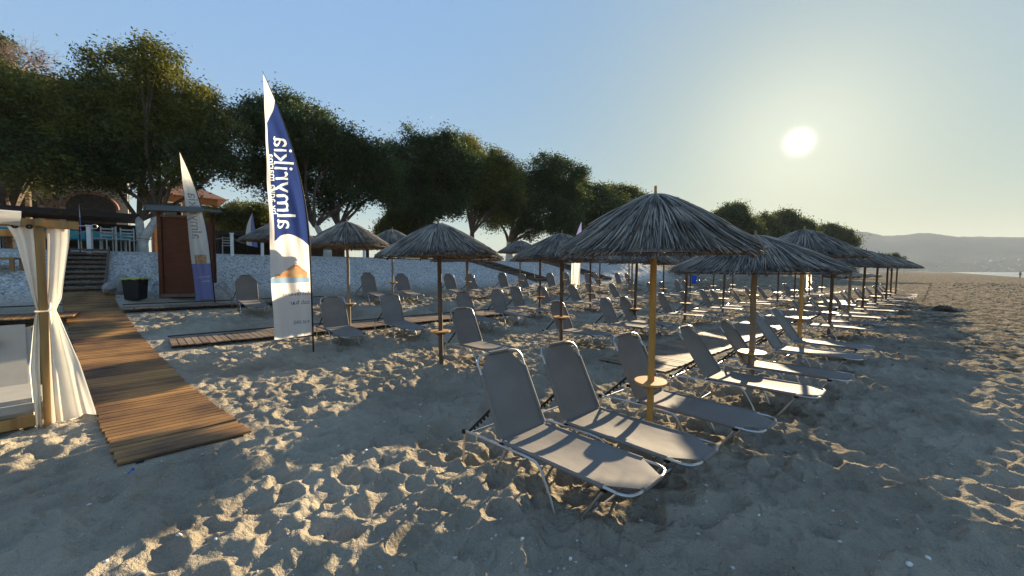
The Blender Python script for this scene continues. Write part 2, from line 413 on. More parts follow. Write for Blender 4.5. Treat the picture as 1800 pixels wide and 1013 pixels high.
# sea
def sea_mat():
    m = mat('sea_water', (.10, .14, .15), .30); t = m.node_tree; N = t.nodes.new; L = t.links.new; b = t.nodes['Principled BSDF']
    g = N('ShaderNodeNewGeometry'); n = N('ShaderNodeTexNoise'); n.inputs['Scale'].default_value = .8; n.inputs['Detail'].default_value = 5; L(g.outputs['Position'], n.inputs['Vector'])
    bp = N('ShaderNodeBump'); bp.inputs['Distance'].default_value = .35; L(n.outputs['Fac'], bp.inputs['Height']); L(bp.outputs[0], b.inputs['Normal']); return m
Vs = [xy(-17, -4000) + (-.62,), xy(-17, 8000) + (-.62,), xy(-7000, 8000) + (-.62,), xy(-7000, -4000) + (-.62,)]
tag(meshobj('sea', Vs, [(0, 3, 2, 1)], sea_mat()), kind='structure')

# hills across the bay
def build_hills():
    px = np.array([1180, 1300, 1400, 1470, 1500, 1520, 1550, 1580, 1610, 1640, 1680, 1720, 1800, 1900, 2100, 2400])
    py = np.array([472, 455, 432, 415, 408, 409, 416, 415, 411, 412.5, 417, 417, 418, 424, 440, 465])
    a = np.arctan((px - 900) / F)
    az = np.linspace(a[0], a[-1], 520)
    elev = np.interp(az, a, (477 - py) / np.hypot(F, px - 900))
    rad = np.concatenate([np.linspace(1500, 2440, 48), np.linspace(2450, 2550, 9), [2650, 2800]])
    frac = np.interp(rad, [1500, 1580, 1680, 1800, 1950, 2100, 2300, 2450, 2500, 2550, 2800], [-.04, .03, .10, .22, .42, .66, .9, .985, 1.0, .97, .55])
    A, RR = np.meshgrid(az, rad); X = np.sin(A) * RR; Y = np.cos(A) * RR
    peak = elev[None, :] * 2500 + CAMH
    nz = (fbm(X / 210, Y / 210, 90, 5) - .5) * (1.0 - .8 * ease((RR - 2250) / 200))
    az  # same azimuths for every ring
    Z = peak * frac[:, None] + nz * np.minimum(frac[:, None].clip(0) * 3, 1) * 30 * 1.0 + (fbm(X / 30, Y / 30, 93, 3) - .5) * 7 * frac[:, None]
    nr, na = X.shape; V = np.stack([X.ravel(), Y.ravel(), Z.ravel()], 1)
    i = np.arange(nr - 1)[:, None]; j = np.arange(na - 1)[None, :]
    Fq = np.stack([i * na + j, i * na + j + 1, (i + 1) * na + j + 1, (i + 1) * na + j], -1).reshape(-1, 4)[:, ::-1]
    return meshobj('hills', V, Fq, M['hillside'], smooth=True)
tag(build_hills(), kind='structure')
def far_house(w_, d_, h_):
    mb = MB(); mb.box((0, 0, h_ / 2), (w_, d_, h_)); return mb
_hm = far_house(12, 9, 7); _hm.add([(-6.4, -5, 7.01), (6.4, -5, 7.01), (6.4, 5, 7.01), (-6.4, 5, 7.01), (-6.4, 0, 9.4), (6.4, 0, 9.4)], [(0, 1, 5, 4), (2, 3, 4, 5), (0, 4, 3), (1, 2, 5), (3, 2, 1, 0)])
fh = _hm.build('far_house', M['stone'])
tag(fh, 'tiny pale gabled house in the hazy town under the far hills', 'house', 'far houses at the foot of the hills')
rs = random.Random(5)
for k in range(46):
    o = fh if k == 0 else fh.copy()
    if k: C.objects.link(o)
    a = math.atan((rs.uniform(1590, 1795) - 900) / F); r = rs.uniform(1530, 1840)
    fz = np.interp(r, [1500, 1580, 1680, 1800, 1950], [-4, 3, 12, 28, 50])
    o.location = (math.sin(a) * r, math.cos(a) * r, float(fz)); o.rotation_euler = (0, 0, rs.uniform(0, 3)); q = rs.uniform(.35, .8); o.scale = (q, q, q * rs.uniform(.8, 1.3))

# ------------------------------------------------------------------ boardwalks
def slats(mb, ox, oy, dx, dy, L, hw, pitch=.125, wid=.108, th=.022, lift=.004, skew=0, seed=1):
    rs = random.Random(seed); n = int(L / pitch)
    ang = math.atan2(dy, dx)
    for k in range(n):
        a = (k + .5) * pitch; x = ox + dx * a; y = oy + dy * a
        sl = (gz(x + dx * .3, y + dy * .3) - gz(x - dx * .3, y - dy * .3)) / .6
        j = rs.uniform(-.012, .012)
        mb.box((x - dy * j, y + dx * j, gz(x, y) + lift + rs.uniform(-.003, .003)), (wid, 2 * hw, th), rz=ang + skew + rs.uniform(-.006, .006), ry=-math.atan(sl), rx=rs.uniform(-.004, .004))
def walkway(name, label, w_, mt, seed, skew=0):
    (ox, oy), (dx, dy), L, hw = w_
    t = thing(name, label, 'boardwalk', (0, 0, 0), 0, 'timber boardwalks laid on the sand')
    mb = MB(); slats(mb, ox, oy, dx, dy, L, hw, seed=seed, skew=skew); mb.build('slats', mt, t)
    for q in (-.7, .7):
        mb = MB(); P = []
        n = int(L / .5)
        for k in range(n):
            a = k * .5; a2 = (k + 1) * .5
            p = Vector((ox + dx * a - dy * hw * q, oy + dy * a + dx * hw * q, 0)); r = Vector((ox + dx * a2 - dy * hw * q, oy + dy * a2 + dx * hw * q, 0))
            p.z = gz(p.x, p.y) - .017; r.z = gz(r.x, r.y) - .017; mb.beam(p, r, .05, .034)
        mb.build('bearer', M['dark'], t)
    return t
walkway('boardwalk', 'wide brown boardwalk climbing from the foreground to the steps', WALKS[0], M['deck'], 1, skew=R(-5))
walkway('boardwalk', 'grey slatted walkway crossing the sand behind the tall banner', WALKS[1], M['deck_grey'], 2)
walkway('boardwalk', 'narrow slatted walkway in front of the brown kiosk', WALKS[2], M['deck_grey'], 3)
walkway('boardwalk', 'sunlit slatted walkway between the first and second umbrella rows', WALKS[3], M['deck_grey'], 4)
walkway('boardwalk', 'brown timber deck behind the curtained cabana', WALKS[4], M['deck'], 5)

# ------------------------------------------------------------------ thatched umbrellas
def canopy_z(q): return .51 * (1 - q) ** 1.0 + .045 * math.sin(math.pi * min(q * 1.15, 1)) - .03 * max(0, .12 - q) * 8
def make_canopy_mesh(name, seed, Rr=1.22, n=2900):
    rs = np.random.default_rng(seed); V = []; Fq = []
    qs = np.array([canopy_z(k / 60) for k in range(61)])
    lob = rs.uniform(0, 6.28, 4)
    layers = rs.choice(4, n, p=[.36, .27, .22, .15])
    start = np.array([.52, .30, .12, .0])[layers] + rs.uniform(-.05, .07, n); start = np.clip(start, .005, 1)
    end = np.array([1.0, .97, .72, .40])[layers] + rs.normal(0, .022, n) * np.array([1, 1.3, 1.6, 1.6])[layers]
    th = rs.uniform(0, 2 * math.pi, n); dth = rs.normal(0, .055, n); lift = np.array([0, .028, .050, .070])[layers] + rs.uniform(-.018, .034, n)
    w_ = rs.uniform(.006, .0135, n); tip = rs.normal(0, .009, n); S = 5
    K = np.linspace(0, 1, S)
    q = start[:, None] + (end - start)[:, None] * K[None, :]
    a = th[:, None] + dth[:, None] * (K[None, :] - .3) + .006 * np.sin(K[None, :] * 5 + th[:, None] * 9)
    z = np.interp(q.clip(0, 1), np.linspace(0, 1, 61), qs) - np.clip(q - 1, 0, 1) * .8
    z = z + lift[:, None] * (1 - .2 * K[None, :]) + tip[:, None] * K[None, :]**2
    z = z + .022 * np.sin(2 * a + lob[0]) * q + .012 * np.sin(7 * a + lob[1]) * q
    r = q * Rr * (1 + .02 * np.sin(5 * a + lob[2]))
    cx = r * np.cos(a); cy = r * np.sin(a)
    tx = -np.sin(a); ty = np.cos(a); wv = w_[:, None] * (1 - .55 * K[None, :]**3)
    P = np.stack([np.stack([cx - tx * wv, cy - ty * wv, z], -1), np.stack([cx + tx * wv, cy + ty * wv, z], -1), np.stack([cx, cy, z + wv * 1.3], -1)], 2)  # n,S,3,3
    V = P.reshape(-1, 3)
    b = (np.arange(n) * S * 3)[:, None, None]; i = (np.arange(S - 1) * 3)[None, :, None]; k = np.arange(3)[None, None, :]; k2 = (k + 1) % 3
    Fq = np.stack([b + i + k, b + i + k2, b + i + 3 + k2, b + i + 3 + k], -1).reshape(-1, 4)
    return V, Fq
def cone_sheet(Rr, drop, seg=48, rings=10, q1=.985):
    V = []; Fs = []
    for i in range(rings + 1):
        q = q1 * i / rings
        for k in range(seg):
            a = 2 * math.pi * k / seg; V.append((q * Rr * math.cos(a), q * Rr * math.sin(a), canopy_z(q) + drop))
    for i in range(rings):
        for k in range(seg):
            k2 = (k + 1) % seg; Fs.append((i * seg + k, i * seg + k2, (i + 1) * seg + k2, (i + 1) * seg + k))
    return V, Fs
def make_umbrella(seed, pole_mat, pole_h=2.05, label='', table=True, top_spike=.05, table_z=.635, pr=.046):
    t = thing('thatched_umbrella', label, 'umbrella', (0, 0, 0), 0, 'thatched umbrellas standing in rows on the beach')
    mb = MB(); rs = random.Random(seed)
    top = pole_h + .62 + top_spike
    mb.tube([(rs.uniform(-.006, .006), rs.uniform(-.006, .006), z) for z in np.linspace(-.3, top, 9)], [pr, pr, pr * .99, pr * .97, pr * .96, pr * .95, pr * .9, pr * .6, pr * .35], 12)
    mb.build('pole', pole_mat, t, smooth=True)
    V, Fq = make_canopy_mesh('canopy', seed); V = V + np.array([0, 0, pole_h])
    cp = meshobj('canopy', V, Fq, M['thatch'], t)
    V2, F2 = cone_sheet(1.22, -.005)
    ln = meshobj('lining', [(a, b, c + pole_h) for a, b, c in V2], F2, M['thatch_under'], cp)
    mb = MB()
    for k in range(46):
        a = rs.uniform(0, 6.28); r0 = rs.uniform(.02, .10); e = rs.uniform(.08, .24); mb.tube([(math.cos(a) * r0, math.sin(a) * r0, pole_h + .46), (math.cos(a) * (r0 + e * .5), math.sin(a) * (r0 + e * .5), pole_h + .525 + rs.uniform(-.01, .03)), (math.cos(a) * (r0 + e), math.sin(a) * (r0 + e), pole_h + .48 + rs.uniform(-.03, .07))], [.009, .008, .004], 4)
    mb.build('tuft', M['thatch'], cp)
    mb = MB()
    for q in (.97, .64, .33):
        P = []
        for k in range(33):
            a = 2 * math.pi * k / 32; P.append((1.22 * q * math.cos(a), 1.22 * q * math.sin(a), pole_h + canopy_z(q) - .03))
        mb.tube(P, .013, 6, cap=False)
    mb.build('hoop', M['pole_dark'], cp)
    for k in range(8):
        a = 2 * math.pi * k / 8 + .2
        mb = MB(); mb.tube([(math.cos(a) * 1.22 * q, math.sin(a) * 1.22 * q, pole_h + canopy_z(q) - .055) for q in (.05, .3, .6, .97)], .016, 6)
        mb.build('rib', M['pole_dark'], t)
    if table:
        mb = MB(); mb.cyl((0, 0, table_z), .205, .022, 36); mb.build('table_top', M['table_wood'], t, smooth=True)
        mb = MB(); mb.box((.0, 0, table_z - .025), (.24, .035, .045)); mb.box((0, 0, table_z - .026), (.035, .24, .045)); mb.build('bracket', pole_mat, t)
    return t

# ------------------------------------------------------------------ sun loungers
def make_lounger(ang, label):
    t = thing('sun_lounger', label, 'sun lounger', (0, 0, 0), 0, 'grey sling sun loungers in rows')
    W = .275; Z = .315; Lb = 1.20; Lk = .76
    # bed fabric with clipped corners and a little sag
    def outline(x, L, w_, clip): return w_ if x < L - clip else w_ * (1 - .52 * ((x - (L - clip)) / clip))
    def sheet(f, L, clip, sag, nx=18, ny=8, thick=.004):
        V = []; Fs = []
        for side in (0, 1):
            for i in range(nx + 1):
                x = L * i / nx; hw = outline(x, L, W, clip)
                for j in range(ny + 1):
                    y = -1 + 2 * j / ny
                    V.append(f(x, y * hw, -sag * (1 - y * y) * math.sin(math.pi * min(1, i / nx * 1.02)) + (.014 if abs(y) < 1 else .010) - side * thick))
        n1 = (nx + 1) * (ny + 1)
        for i in range(nx):
            for j in range(ny):
                a = i * (ny + 1) + j; q = (a, a + ny + 1, a + ny + 2, a + 1); Fs.append(q); Fs.append(tuple(n1 + k for k in q[::-1]))
        rim = [i * (ny + 1) for i in range(nx + 1)] + [nx * (ny + 1) + j for j in range(1, ny + 1)] + [i * (ny + 1) + ny for i in range(nx - 1, -1, -1)] + [j for j in range(ny - 1, 0, -1)]
        for k in range(len(rim)):
            a = rim[k]; b = rim[(k + 1) % len(rim)]; Fs.append((a, n1 + a, n1 + b, b))
        return V, Fs
    ca, sa = math.cos(ang), math.sin(ang)
    fb = lambda x, y, z: (x, y, Z + z)
    fk = lambda x, y, z: (-x * ca + z * -sa * -1 * -1, y, Z + x * sa + z * ca)
    def sleeved(nm, V, Fs, f, L, clip):
        mb = MB(); mb.add(V, Fs)
        for s_ in (-1, 1): mb.tube([f(.02 + (L - clip - .01 - .02) * k / 6, s_ * W, .002) for k in range(7)], .019, 8)
        mb.tube([f(L + .002, W * (-.44 + .88 * k / 4), .002) for k in range(5)], .018, 8)
        mb.build(nm, M['fabric'], t)
    V, Fs = sheet(fb, Lb - .01, .20, .022); sleeved('seat_fabric', V, Fs, fb, Lb, .20)
    V, Fs = sheet(fk, Lk - .01, .17, .020); sleeved('back_fabric', V, Fs, fk, Lk, .17)
    for o in t.children: smooth_by_angle(o, 50)
    tr = .011
    def loop(f, L, clip):
        P = []
        for s_ in (-1, 1):
            P.append(f(-.02, s_ * W, 0)); P.append(f(L - clip, s_ * W, 0)); P.append(f(L - clip * .55, s_ * W * 1.02, 0)); P.append(f(L - clip * .15, s_ * W * .90, 0)); P.append(f(L, s_ * W * .62, 0)); P.append(f(L, s_ * W * .45, 0))
            if s_ == -1: A = P; P = []
        B = P[::-1]
        return curve_pts(A, 5) + curve_pts(B, 5)
    mb = MB(); mb.tube(loop(fb, Lb, .20), tr, 8); mb.build('seat_frame', M['alu'], t, smooth=True)
    mb = MB(); mb.tube(loop(fk, Lk, .17), tr, 8); mb.build('back_frame', M['alu'], t, smooth=True)
    # bent side frames
    for s_ in (-1, 1):
        y = s_ * (W + .030)
        P = [(-.50, y, -.03), (-.485, y, .12), (-.46, y, .265), (-.40, y, .285), (.0, y, .297), (.36, y, .300), (.44, y, .275), (.50, y, .19), (.56, y, .07), (.60, y, -.03)]
        mb = MB(); mb.tube(curve_pts(P, 4), tr, 8); mb.build('side_frame', M['alu'], t, smooth=True)
    for (xt, xb) in ((1.0, .80), (.06, -.12)):
        mb = MB(); w2 = W - .03
        mb.tube(curve_pts([(xt, -w2, Z - .01), (xb + .02, -w2, .03), (xb, -w2 + .05, -.01), (xb, w2 - .05, -.01), (xb + .02, w2, .03), (xt, w2, Z - .01)], 4), tr * .95, 8)
        mb.build('leg', M['alu'], t, smooth=True)
    mb = MB(); mb.tube([(-.48, -W - .03, .24), (-.48, W + .03, .24)], tr * .9, 8); mb.build('crossbar', M['alu'], t, smooth=True)
    for s_ in (-1, 1):
        y = s_ * (W + .012); a = Vector((-.44, y, .275)); b = Vector(fk(.30, y, -.02)); a.y = b.y = s_ * (W + .004)
        mb = MB(); mb.beam(a, b, .010, .022)
        for k in range(5):
            p = a.lerp(b, .25 + .14 * k); mb.box(p + Vector((0, 0, -.022)), (.014, .013, .03), ry=-.4)
        mb.build('ratchet', M['black'], t)
        for c_, sz_ in (((-.475, s_ * (W + .03), .275), (.045, .04, .04)), ((0.99, s_ * (W - .01), Z - .022), (.05, .03, .030)), ((.02, s_ * (W + .022), Z - .012), (.045, .022, .03))):
            mb = MB(); mb.box(c_, sz_, bev=.006); mb.build('joint', M['black'], t)
    return t

LRZ = math.atan2(-SY, -SX)          # foot end points to the sea
ORD = ['first', 'second', 'third', 'fourth', 'fifth', 'sixth', 'seventh', 'eighth', 'ninth', 'tenth', 'eleventh', 'twelfth', 'thirteenth']
ROWN = ['row nearest the sea', 'second row from the sea', 'third row from the sea', 'fourth row from the sea']
used_l = []; used_u = []
protoU = {}; protoL = {}
def put_umbrella(x, y, kind, rim, label, tbl=True, seed=None, scale=1.0):
    """rim: height of the canopy edge above the sand there"""
    key = (kind, tbl)
    pm = {'y': 'pole_yellow', 'd': 'pole_dark', 'g': 'pole_grey'}[kind]
    z = gz(x, y); k = (rim + .6) / 2.6; z = z + rim - 2.0 * k
    rz = random.uniform(0, 6.28)
    if key not in protoU:
        t = make_umbrella(3 + 7 * len(protoU), M[pm], pole_h=2.0, label=label, table=tbl); protoU[key] = t
        t.location = (x, y, z - .01); t.rotation_euler = (0, 0, rz); t.scale = (scale, scale, k)
    else:
        t = dup(protoU[key], (x, y, z - .01), rz, label, (scale, scale, k))
    t.scale = (scale * .92, scale * .92, k)
    t.rotation_mode = 'ZXY' if False else 'XYZ'
    Mx = Matrix.Rotation(random.gauss(.02, .014) if y > 4.2 else .045, 3, 'X') @ Matrix.Rotation(random.gauss(0, .014) if y > 4.2 else -.004, 3, 'Y') @ Matrix.Rotation(rz, 3, 'Z')
    t.rotation_euler = Mx.to_euler()
    used_u.append(t); return t
def put_lounger(x, y, label, v=0, rz=0, bank=None):
    """x, y: centre of the foot end"""
    A = [R(63), R(56), R(69)][v]
    r = LRZ + rz + random.gauss(0, .02)
    hx = x - math.cos(r) * 1.2; hy = y - math.sin(r) * 1.2
    z0 = gz(hx - math.cos(r) * .3, hy - math.sin(r) * .3); z1 = gz(x, y)
    pitch = math.atan2(z0 - z1, 1.5)
    z = gz(hx, hy)
    if v not in protoL: protoL[v] = make_lounger(A, label); t = protoL[v]
    else: t = dup(protoL[v], (0, 0, 0), 0, label)
    t.location = (hx, hy, z - .005); t.rotation_mode = 'XYZ'; t.rotation_euler = (0, pitch, r)
    used_l.append(t); return t

# umbrellas: (x, y, pole, rim height, canopy scale, table?)
U1 = Vector((1.47, 4.20))
row1 = [(1.436, 4.10, 'y', 1.95, .85), (3.65, 6.02, 'g', 1.76, 1.02), (6.62, 9.12, 'y', 2.09, 1.02), (8.86, 11.07, 'd', 1.92, 1.0), (11.30, 13.36, 'g', 1.98, 1.0), (13.8, 15.65, 'd', 1.98, 1), (16.4, 17.94, 'd', 1.98, 1), (19.0, 20.2, 'd', 1.98, 1), (21.4, 22.5, 'd', 1.98, 1), (23.9, 24.8, 'd', 1.98, 1)]
row2 = [(-1.31, 7.29, 'd', 2.03, .98), (1.18, 9.50, 'd', 2.05, 1.0), (3.62, 11.75, 'd', 2.02, 1), (6.06, 13.9, 'd', 2.0, 1), (8.6, 16.2, 'd', 2.0, 1), (11.3, 18.6, 'd', 2.0, 1), (13.9, 20.8, 'd', 2.0, 1), (16.4, 23.1, 'd', 2.0, 1), (18.9, 25.3, 'd', 2.0, 1), (21.4, 27.5, 'd', 2, 1)]
row3 = [(-4.22, 10.3, 'g', 2.22, .92), (-1.38, 12.6, 'g', 1.95, 1), (1.05, 15.0, 'd', 2.0, 1), (3.4, 17.3, 'd', 2.0, 1), (5.9, 19.5, 'g', 2.0, 1), (8.3, 21.8, 'd', 2, 1), (10.8, 24.1, 'd', 2, 1), (13.3, 26.3, 'd', 2, 1), (15.8, 28.5, 'd', 2, 1)]
row4 = [(-7.25, 12.5, 'g', 2.15, 1.0), (-4.68, 15.6, 'g', 2.15, .95), (-2.0, 17.9, 'g', 2.1, 1), (.4, 20.2, 'g', 2.1, 1), (2.9, 22.4, 'd', 2.1, 1), (5.4, 24.6, 'd', 2.1, 1), (7.9, 26.9, 'd', 2.1, 1)]
poleword = {'y': 'honey yellow', 'd': 'dark', 'g': 'greyish brown'}
for ri, row in enumerate((row1, row2, row3, row4)):
    for k, (x, y, kd, rim, sc) in enumerate(row):
        put_umbrella(x, y, kd, rim, 'thatched umbrella, %s pole, %s from camera in the %s' % (poleword[kd], ORD[k], ROWN[ri]), True, scale=sc)
# loungers
named = [  # foot-end pixel on the deck, variant, label
    (1146, 849, 0, 'nearest grey sling lounger, a round table shadow on its bed'),
    (1246, 801, 0, 'grey lounger between the nearest one and the yellow umbrella pole'),
    (1354, 748, 0, 'grey lounger just behind the yellow pole with the round table'),
    (1446, 692, 1, 'grey lounger with sunlit bed left of the second front row pole'),
    (1498, 664, 1, 'grey lounger just behind the second front row umbrella pole'),
    (1518, 629, 1, 'grey lounger left of the yellow pole of the third front umbrella'),
    (1535, 612, 1, 'grey lounger just behind the third front row umbrella pole'),
    (900, 618, 0, 'grey lounger right of the dark pole in mid sand'),
    (1068, 589, 0, 'grey lounger left of the dark pole behind the nearest loungers'),
    (1150, 576, 0, 'left of two close loungers seen beside the yellow pole'),
    (1185, 571, 0, 'right of two close loungers partly behind the yellow pole'),
    (625, 591, 0, 'grey lounger directly right of the tall banner'),
    (736, 579, 0, 'grey lounger right of the slim brown pole beyond the banner'),
    (866, 566, 0, 'pale grey lounger seen behind the dark mid pole'),
    (925, 556, 0, 'grey lounger beside the brown pole of the third row second umbrella'),
]
foot = []
for px, py, v, lab in named:
    p = hit(px, py, .315); put_lounger(p.x, p.y, lab, v); foot.append((p.x, p.y))
SIDES = {0: 'left', 1: 'right'}
rl = random.Random(3)
for ri, row in enumerate((row1, row2, row3, row4)):
    for k, (x, y, kd, rim, sc) in enumerate(row):
        for sd, dt in ((0, -.72), (1, .62)):
            off = (-1.0, -1.0, -.9, -.9)[ri] + rl.uniform(-.12, .12); dt = dt + rl.uniform(-.1, .1)
            fx = x + TX * dt + SX * off; fy = y + TY * dt + SY * off
            if ri == 0 and k < 3: continue
            if ri == 1 and k < 3: continue
            if ri == 2 and k < 2: continue
            if min(math.hypot(fx - a, fy - b) for a, b in foot) < .62: continue
            foot.append((fx, fy))
            v = rl.choice((0, 1, 1, 2)) if ri else 1
            put_lounger(fx, fy, 'grey lounger on the %s of the %s umbrella in the %s' % (SIDES[sd], ORD[k], ROWN[ri]), v, rl.uniform(-.05, .05))

# ------------------------------------------------------------------ feather banners
def text_tris(body, size):
    cu = bpy.data.curves.new('t', 'FONT'); cu.body = body; cu.size = size; cu.resolution_u = 3
    ob = bpy.data.objects.new('t_tmp', cu); C.objects.link(ob)
    dg = bpy.context.evaluated_depsgraph_get(); me = bpy.data.meshes.new_from_object(ob.evaluated_get(dg))
    C.objects.unlink(ob); bpy.data.objects.remove(ob); bpy.data.curves.remove(cu)
    me.calc_loop_triangles(); co = np.array([v.co[:2] for v in me.vertices]); tr = [co[list(t.vertices)] for t in me.loop_triangles]; bpy.data.meshes.remove(me); return tr
def print_text(zid, U, E, Vv, body, size, mi, x0, y0, vertical):
    """marks the faces covered by the letters; the print is seen mirrored, from the back of the cloth"""
    for t in text_tris(body, size):
        if vertical: P = np.stack([x0 + t[:, 1], y0 + t[:, 0]], 1); X = E
        else: P = np.stack([x0 + t[:, 0], y0 + t[:, 1]], 1); X = U
        r = np.where((Vv[:, 0] >= P[:, 1].min() - .01) & (Vv[:, 0] <= P[:, 1].max() + .01))[0]
        if not len(r): continue
        sl = slice(r[0], r[-1] + 1); x = X[sl]; y = Vv[sl]
        (ax, ay), (bx, by), (cx, cy) = P; d = (by - cy) * (ax - cx) + (cx - bx) * (ay - cy)
        if abs(d) < 1e-12: continue
        l1 = ((by - cy) * (x - cx) + (cx - bx) * (y - cy)) / d; l2 = ((cy - ay) * (x - cx) + (ax - cx) * (y - cy)) / d; e = -.0
        zid[sl][(l1 >= e) & (l2 >= e) & (1 - l1 - l2 >= e)] = mi
def banner(name, label, base, tip_z, width, wdir, lean, z_low, zones, texts, cloth, folds=.02, nu=84, nv=620, group='feather banners on poles'):
    """cloth hangs from a bowed pole; wdir is the unit direction from the pole to the free edge"""
    bx, by, bz = base; H = tip_z - bz
    t = thing(name, label, 'banner flag', (bx, by, bz), 0, group)
    wd = Vector(wdir).normalized(); nrm = Vector((wd.y, -wd.x, 0))
    if nrm.y > 0: nrm = -nrm
    def pole(h):                                   # h 0..1 -> offset from base
        b = max(0, (h - .35) / .65); return wd * (width * 1.08 * b**2.0 + lean * h) + Vector((0, 0, h * H))
    h0 = (z_low - bz) / H
    def f(u, v, lift=.0):                          # u metres from the free edge's partner (pole), v metres above bz
        h = min(max(v / H, 0), 1); p = pole(h); full = width + lean * h + 0
        edge = wd * (width * 1.06 + lean * h) + Vector((0, 0, h * H - .0))
        L = max((edge - p).dot(wd), .001); q = u / width
        amp = folds * min(1, L / width) * (1 - .35 * h)
        if u < 0: u = max(L + u, .012); q = u / width
        wv = amp * math.sin(q * 9 + v * 1.1) + amp * .6 * math.sin(q * 17 - v * 2.3 + 1) + amp * .8 * math.sin(v * 3.1 + q * 3)
        return p + wd * min(u, L) + nrm * (wv * min(1, q * 4) + lift)
    mb = MB(); P = [Vector((0, 0, -.3))] + [pole(k / 24) for k in range(25)]
    mb.tube(P, [.016] * 12 + [.016 - .0009 * k for k in range(14)], 8); mb.build('pole', M['black'], t, smooth=True)
    V = []; Fs = []; zid = []
    for i in range(nv + 1):
        v = (h0 + (1 - h0) * i / nv) * H; p = pole(v / H); L = max(width * 1.06 + lean * v / H - (p.dot(wd)), .0)
        for j in range(nu + 1):
            u = L * j / nu; sag = -.10 * (u / width) * (1 - i / nv) ** 6
            q = f(u, v); V.append(q + Vector((0, 0, sag)))
    for i in range(nv):
        for j in range(nu):
            a = i * (nu + 1) + j; Fs.append((a, a + 1, a + nu + 2, a + nu + 1)); v = (h0 + (1 - h0) * (i + .5) / nv) * H
            zid.append(zones((j + .5) / nu, (v - h0 * H) / (H * (1 - h0))))
    zid = np.array(zid).reshape(nv, nu); hh = h0 + (1 - h0) * (np.arange(nv) + .5) / nv
    Lr = np.array([max(width * 1.06 + lean * h - pole(h).dot(wd), .001) for h in hh]); Um = Lr[:, None] * (np.arange(nu)[None, :] + .5) / nu; Em = Lr[:, None] - Um; Vm = np.repeat((hh * H)[:, None], nu, 1)
    cloth = list(cloth)
    for body, size, mt, u0, v0, vert in texts:
        if mt not in cloth: cloth.append(mt)
        print_text(zid, Um, Em, Vm, body, size, cloth.index(mt), u0, v0, vert)
    zid = zid.ravel()
    o = meshobj('cloth', V, Fs, None, t, smooth=True)
    for m_ in cloth: o.data.materials.append(m_)
    o.data.polygons.foreach_set('material_index', np.array(zid, dtype=np.int32))
    return t
pb = hit(551, 619)
def zone_big(u, v):                     # u from the pole to the free edge, v up
    if v > .90 - .10 * u: return 0
    if v > .345 + .045 * math.sin(u * 3.0): return 0 if (u > .90 and v < .9) else 1
    if .225 < v < .225 + .012 + .038 * math.exp(-((u - .38) / .22)**2) and .10 < u < .88: return 2
    if .205 < v <= .225 and u > .05: return 3
    return 0
_H = at(481, 130, pb.y).z - gz(pb.x, pb.y)
banner('feather_banner', 'tall blue and white feather banner standing in the open sand', (pb.x, pb.y, gz(pb.x, pb.y)), at(481, 130, pb.y).z, .74, (-.95, -.12, 0), .06, at(551, 588, pb.y).z,
       zone_big,
       [('almyrikia', .52, M['ink_light'], .16, 2.55, True), ('by aqua marina', .20, M['ink_light'], .04, 2.85, True),
        ('fish taverna', .115, M['ink_dark'], .04, 1.20, False), ('cafe bar', .125, M['ink_dark'], .04, 1.02, False),
        ('+30 690', .10, M['ink_dark'], .04, .62, False)],
       [M['flag_white'], M['flag_blue'], M['flag_sand'], M['flag_sea']], folds=.034)
ps = hit(378, 531)
banner('feather_banner', 'cream feather banner in front of the brown kiosk', (ps.x, ps.y, gz(ps.x, ps.y)), at(333, 268, ps.y).z, .50, (-.95, -.25, 0), .30, at(378, 524, ps.y).z,
       lambda u, v: 1 if v < .24 else (3 if .24 <= v < .30 and .2 < u < .8 else (2 if v < .46 - .3 * u else 0)),
       [('almyrikia', .40, M['ink_brown'], .10, 2.0, True), ('fish taverna', .075, M['flag_white'], .06, .80, False), ('cafe bar', .075, M['flag_white'], .06, .66, False)],
       [M['flag_cream'], M['flag_violet'], M['flag_white'], M['flag_sand']], folds=.016)
pm_ = hit(1003, 503)
banner('feather_banner', 'distant white and violet feather banner rising behind the umbrella row', (pm_.x, pm_.y, gz(pm_.x, pm_.y)), at(1018, 388, pm_.y).z, .60, (.9, .25, 0), .10, gz(pm_.x, pm_.y) + .15,
       lambda u, v: 1 if v > .62 else 0, [('almyrikia', .35, M['ink_light'], .12, 2.1, True)], [M['flag_white'], M['flag_violet']], folds=.02)
q = at(436, 442, 17.0)
banner('feather_banner', 'small violet tipped banner on the terrace beside the hedge', (q.x, q.y, gz(q.x, q.y)), at(434, 374, q.y).z, .40, (.9, .2, 0), -.22, gz(q.x, q.y) + .5,
       lambda u, v: 1 if u > .5 else 0, [], [M['flag_white'], M['flag_violet']], folds=.02)
q = at(141, 440, 13.9)
banner('feather_banner', 'slim leaning banner seen almost edge on above the terrace steps', (q.x, q.y, gz(q.x, q.y)), at(158, 345, q.y).z, .34, (-.70, .71, 0), .0, gz(q.x, q.y) + .45,
       lambda u, v: 1 if v < .5 else 0, [], [M['flag_white'], M['flag_violet']], folds=.02)
q = hit(1416, 517)
t = thing('banner', 'white upright banner standing between far umbrella poles', 'banner flag', (q.x, q.y, gz(q.x, q.y)))
mb = MB(); mb.tube([(0, 0, -.1), (0, 0, 1.75)], .015, 8); mb.build('pole', M['black'], t)
V = []; Fs = []
for i in range(13):
    for j in range(9): V.append((.02 + .42 * j / 8, .02 * math.sin(j * 1.3 + i * .3), .25 + 1.45 * i / 12))
for i in range(12):
    for j in range(8): a = i * 9 + j; Fs.append((a, a + 1, a + 10, a + 9))
meshobj('cloth', V, Fs, M['flag_white'], t, smooth=True)
for i in range(3):
    mb = MB(); mb.box((.225, -.032, .5 + .45 * i), (.22, .004, .12)); mb.build('print', M['flag_sand'], t)

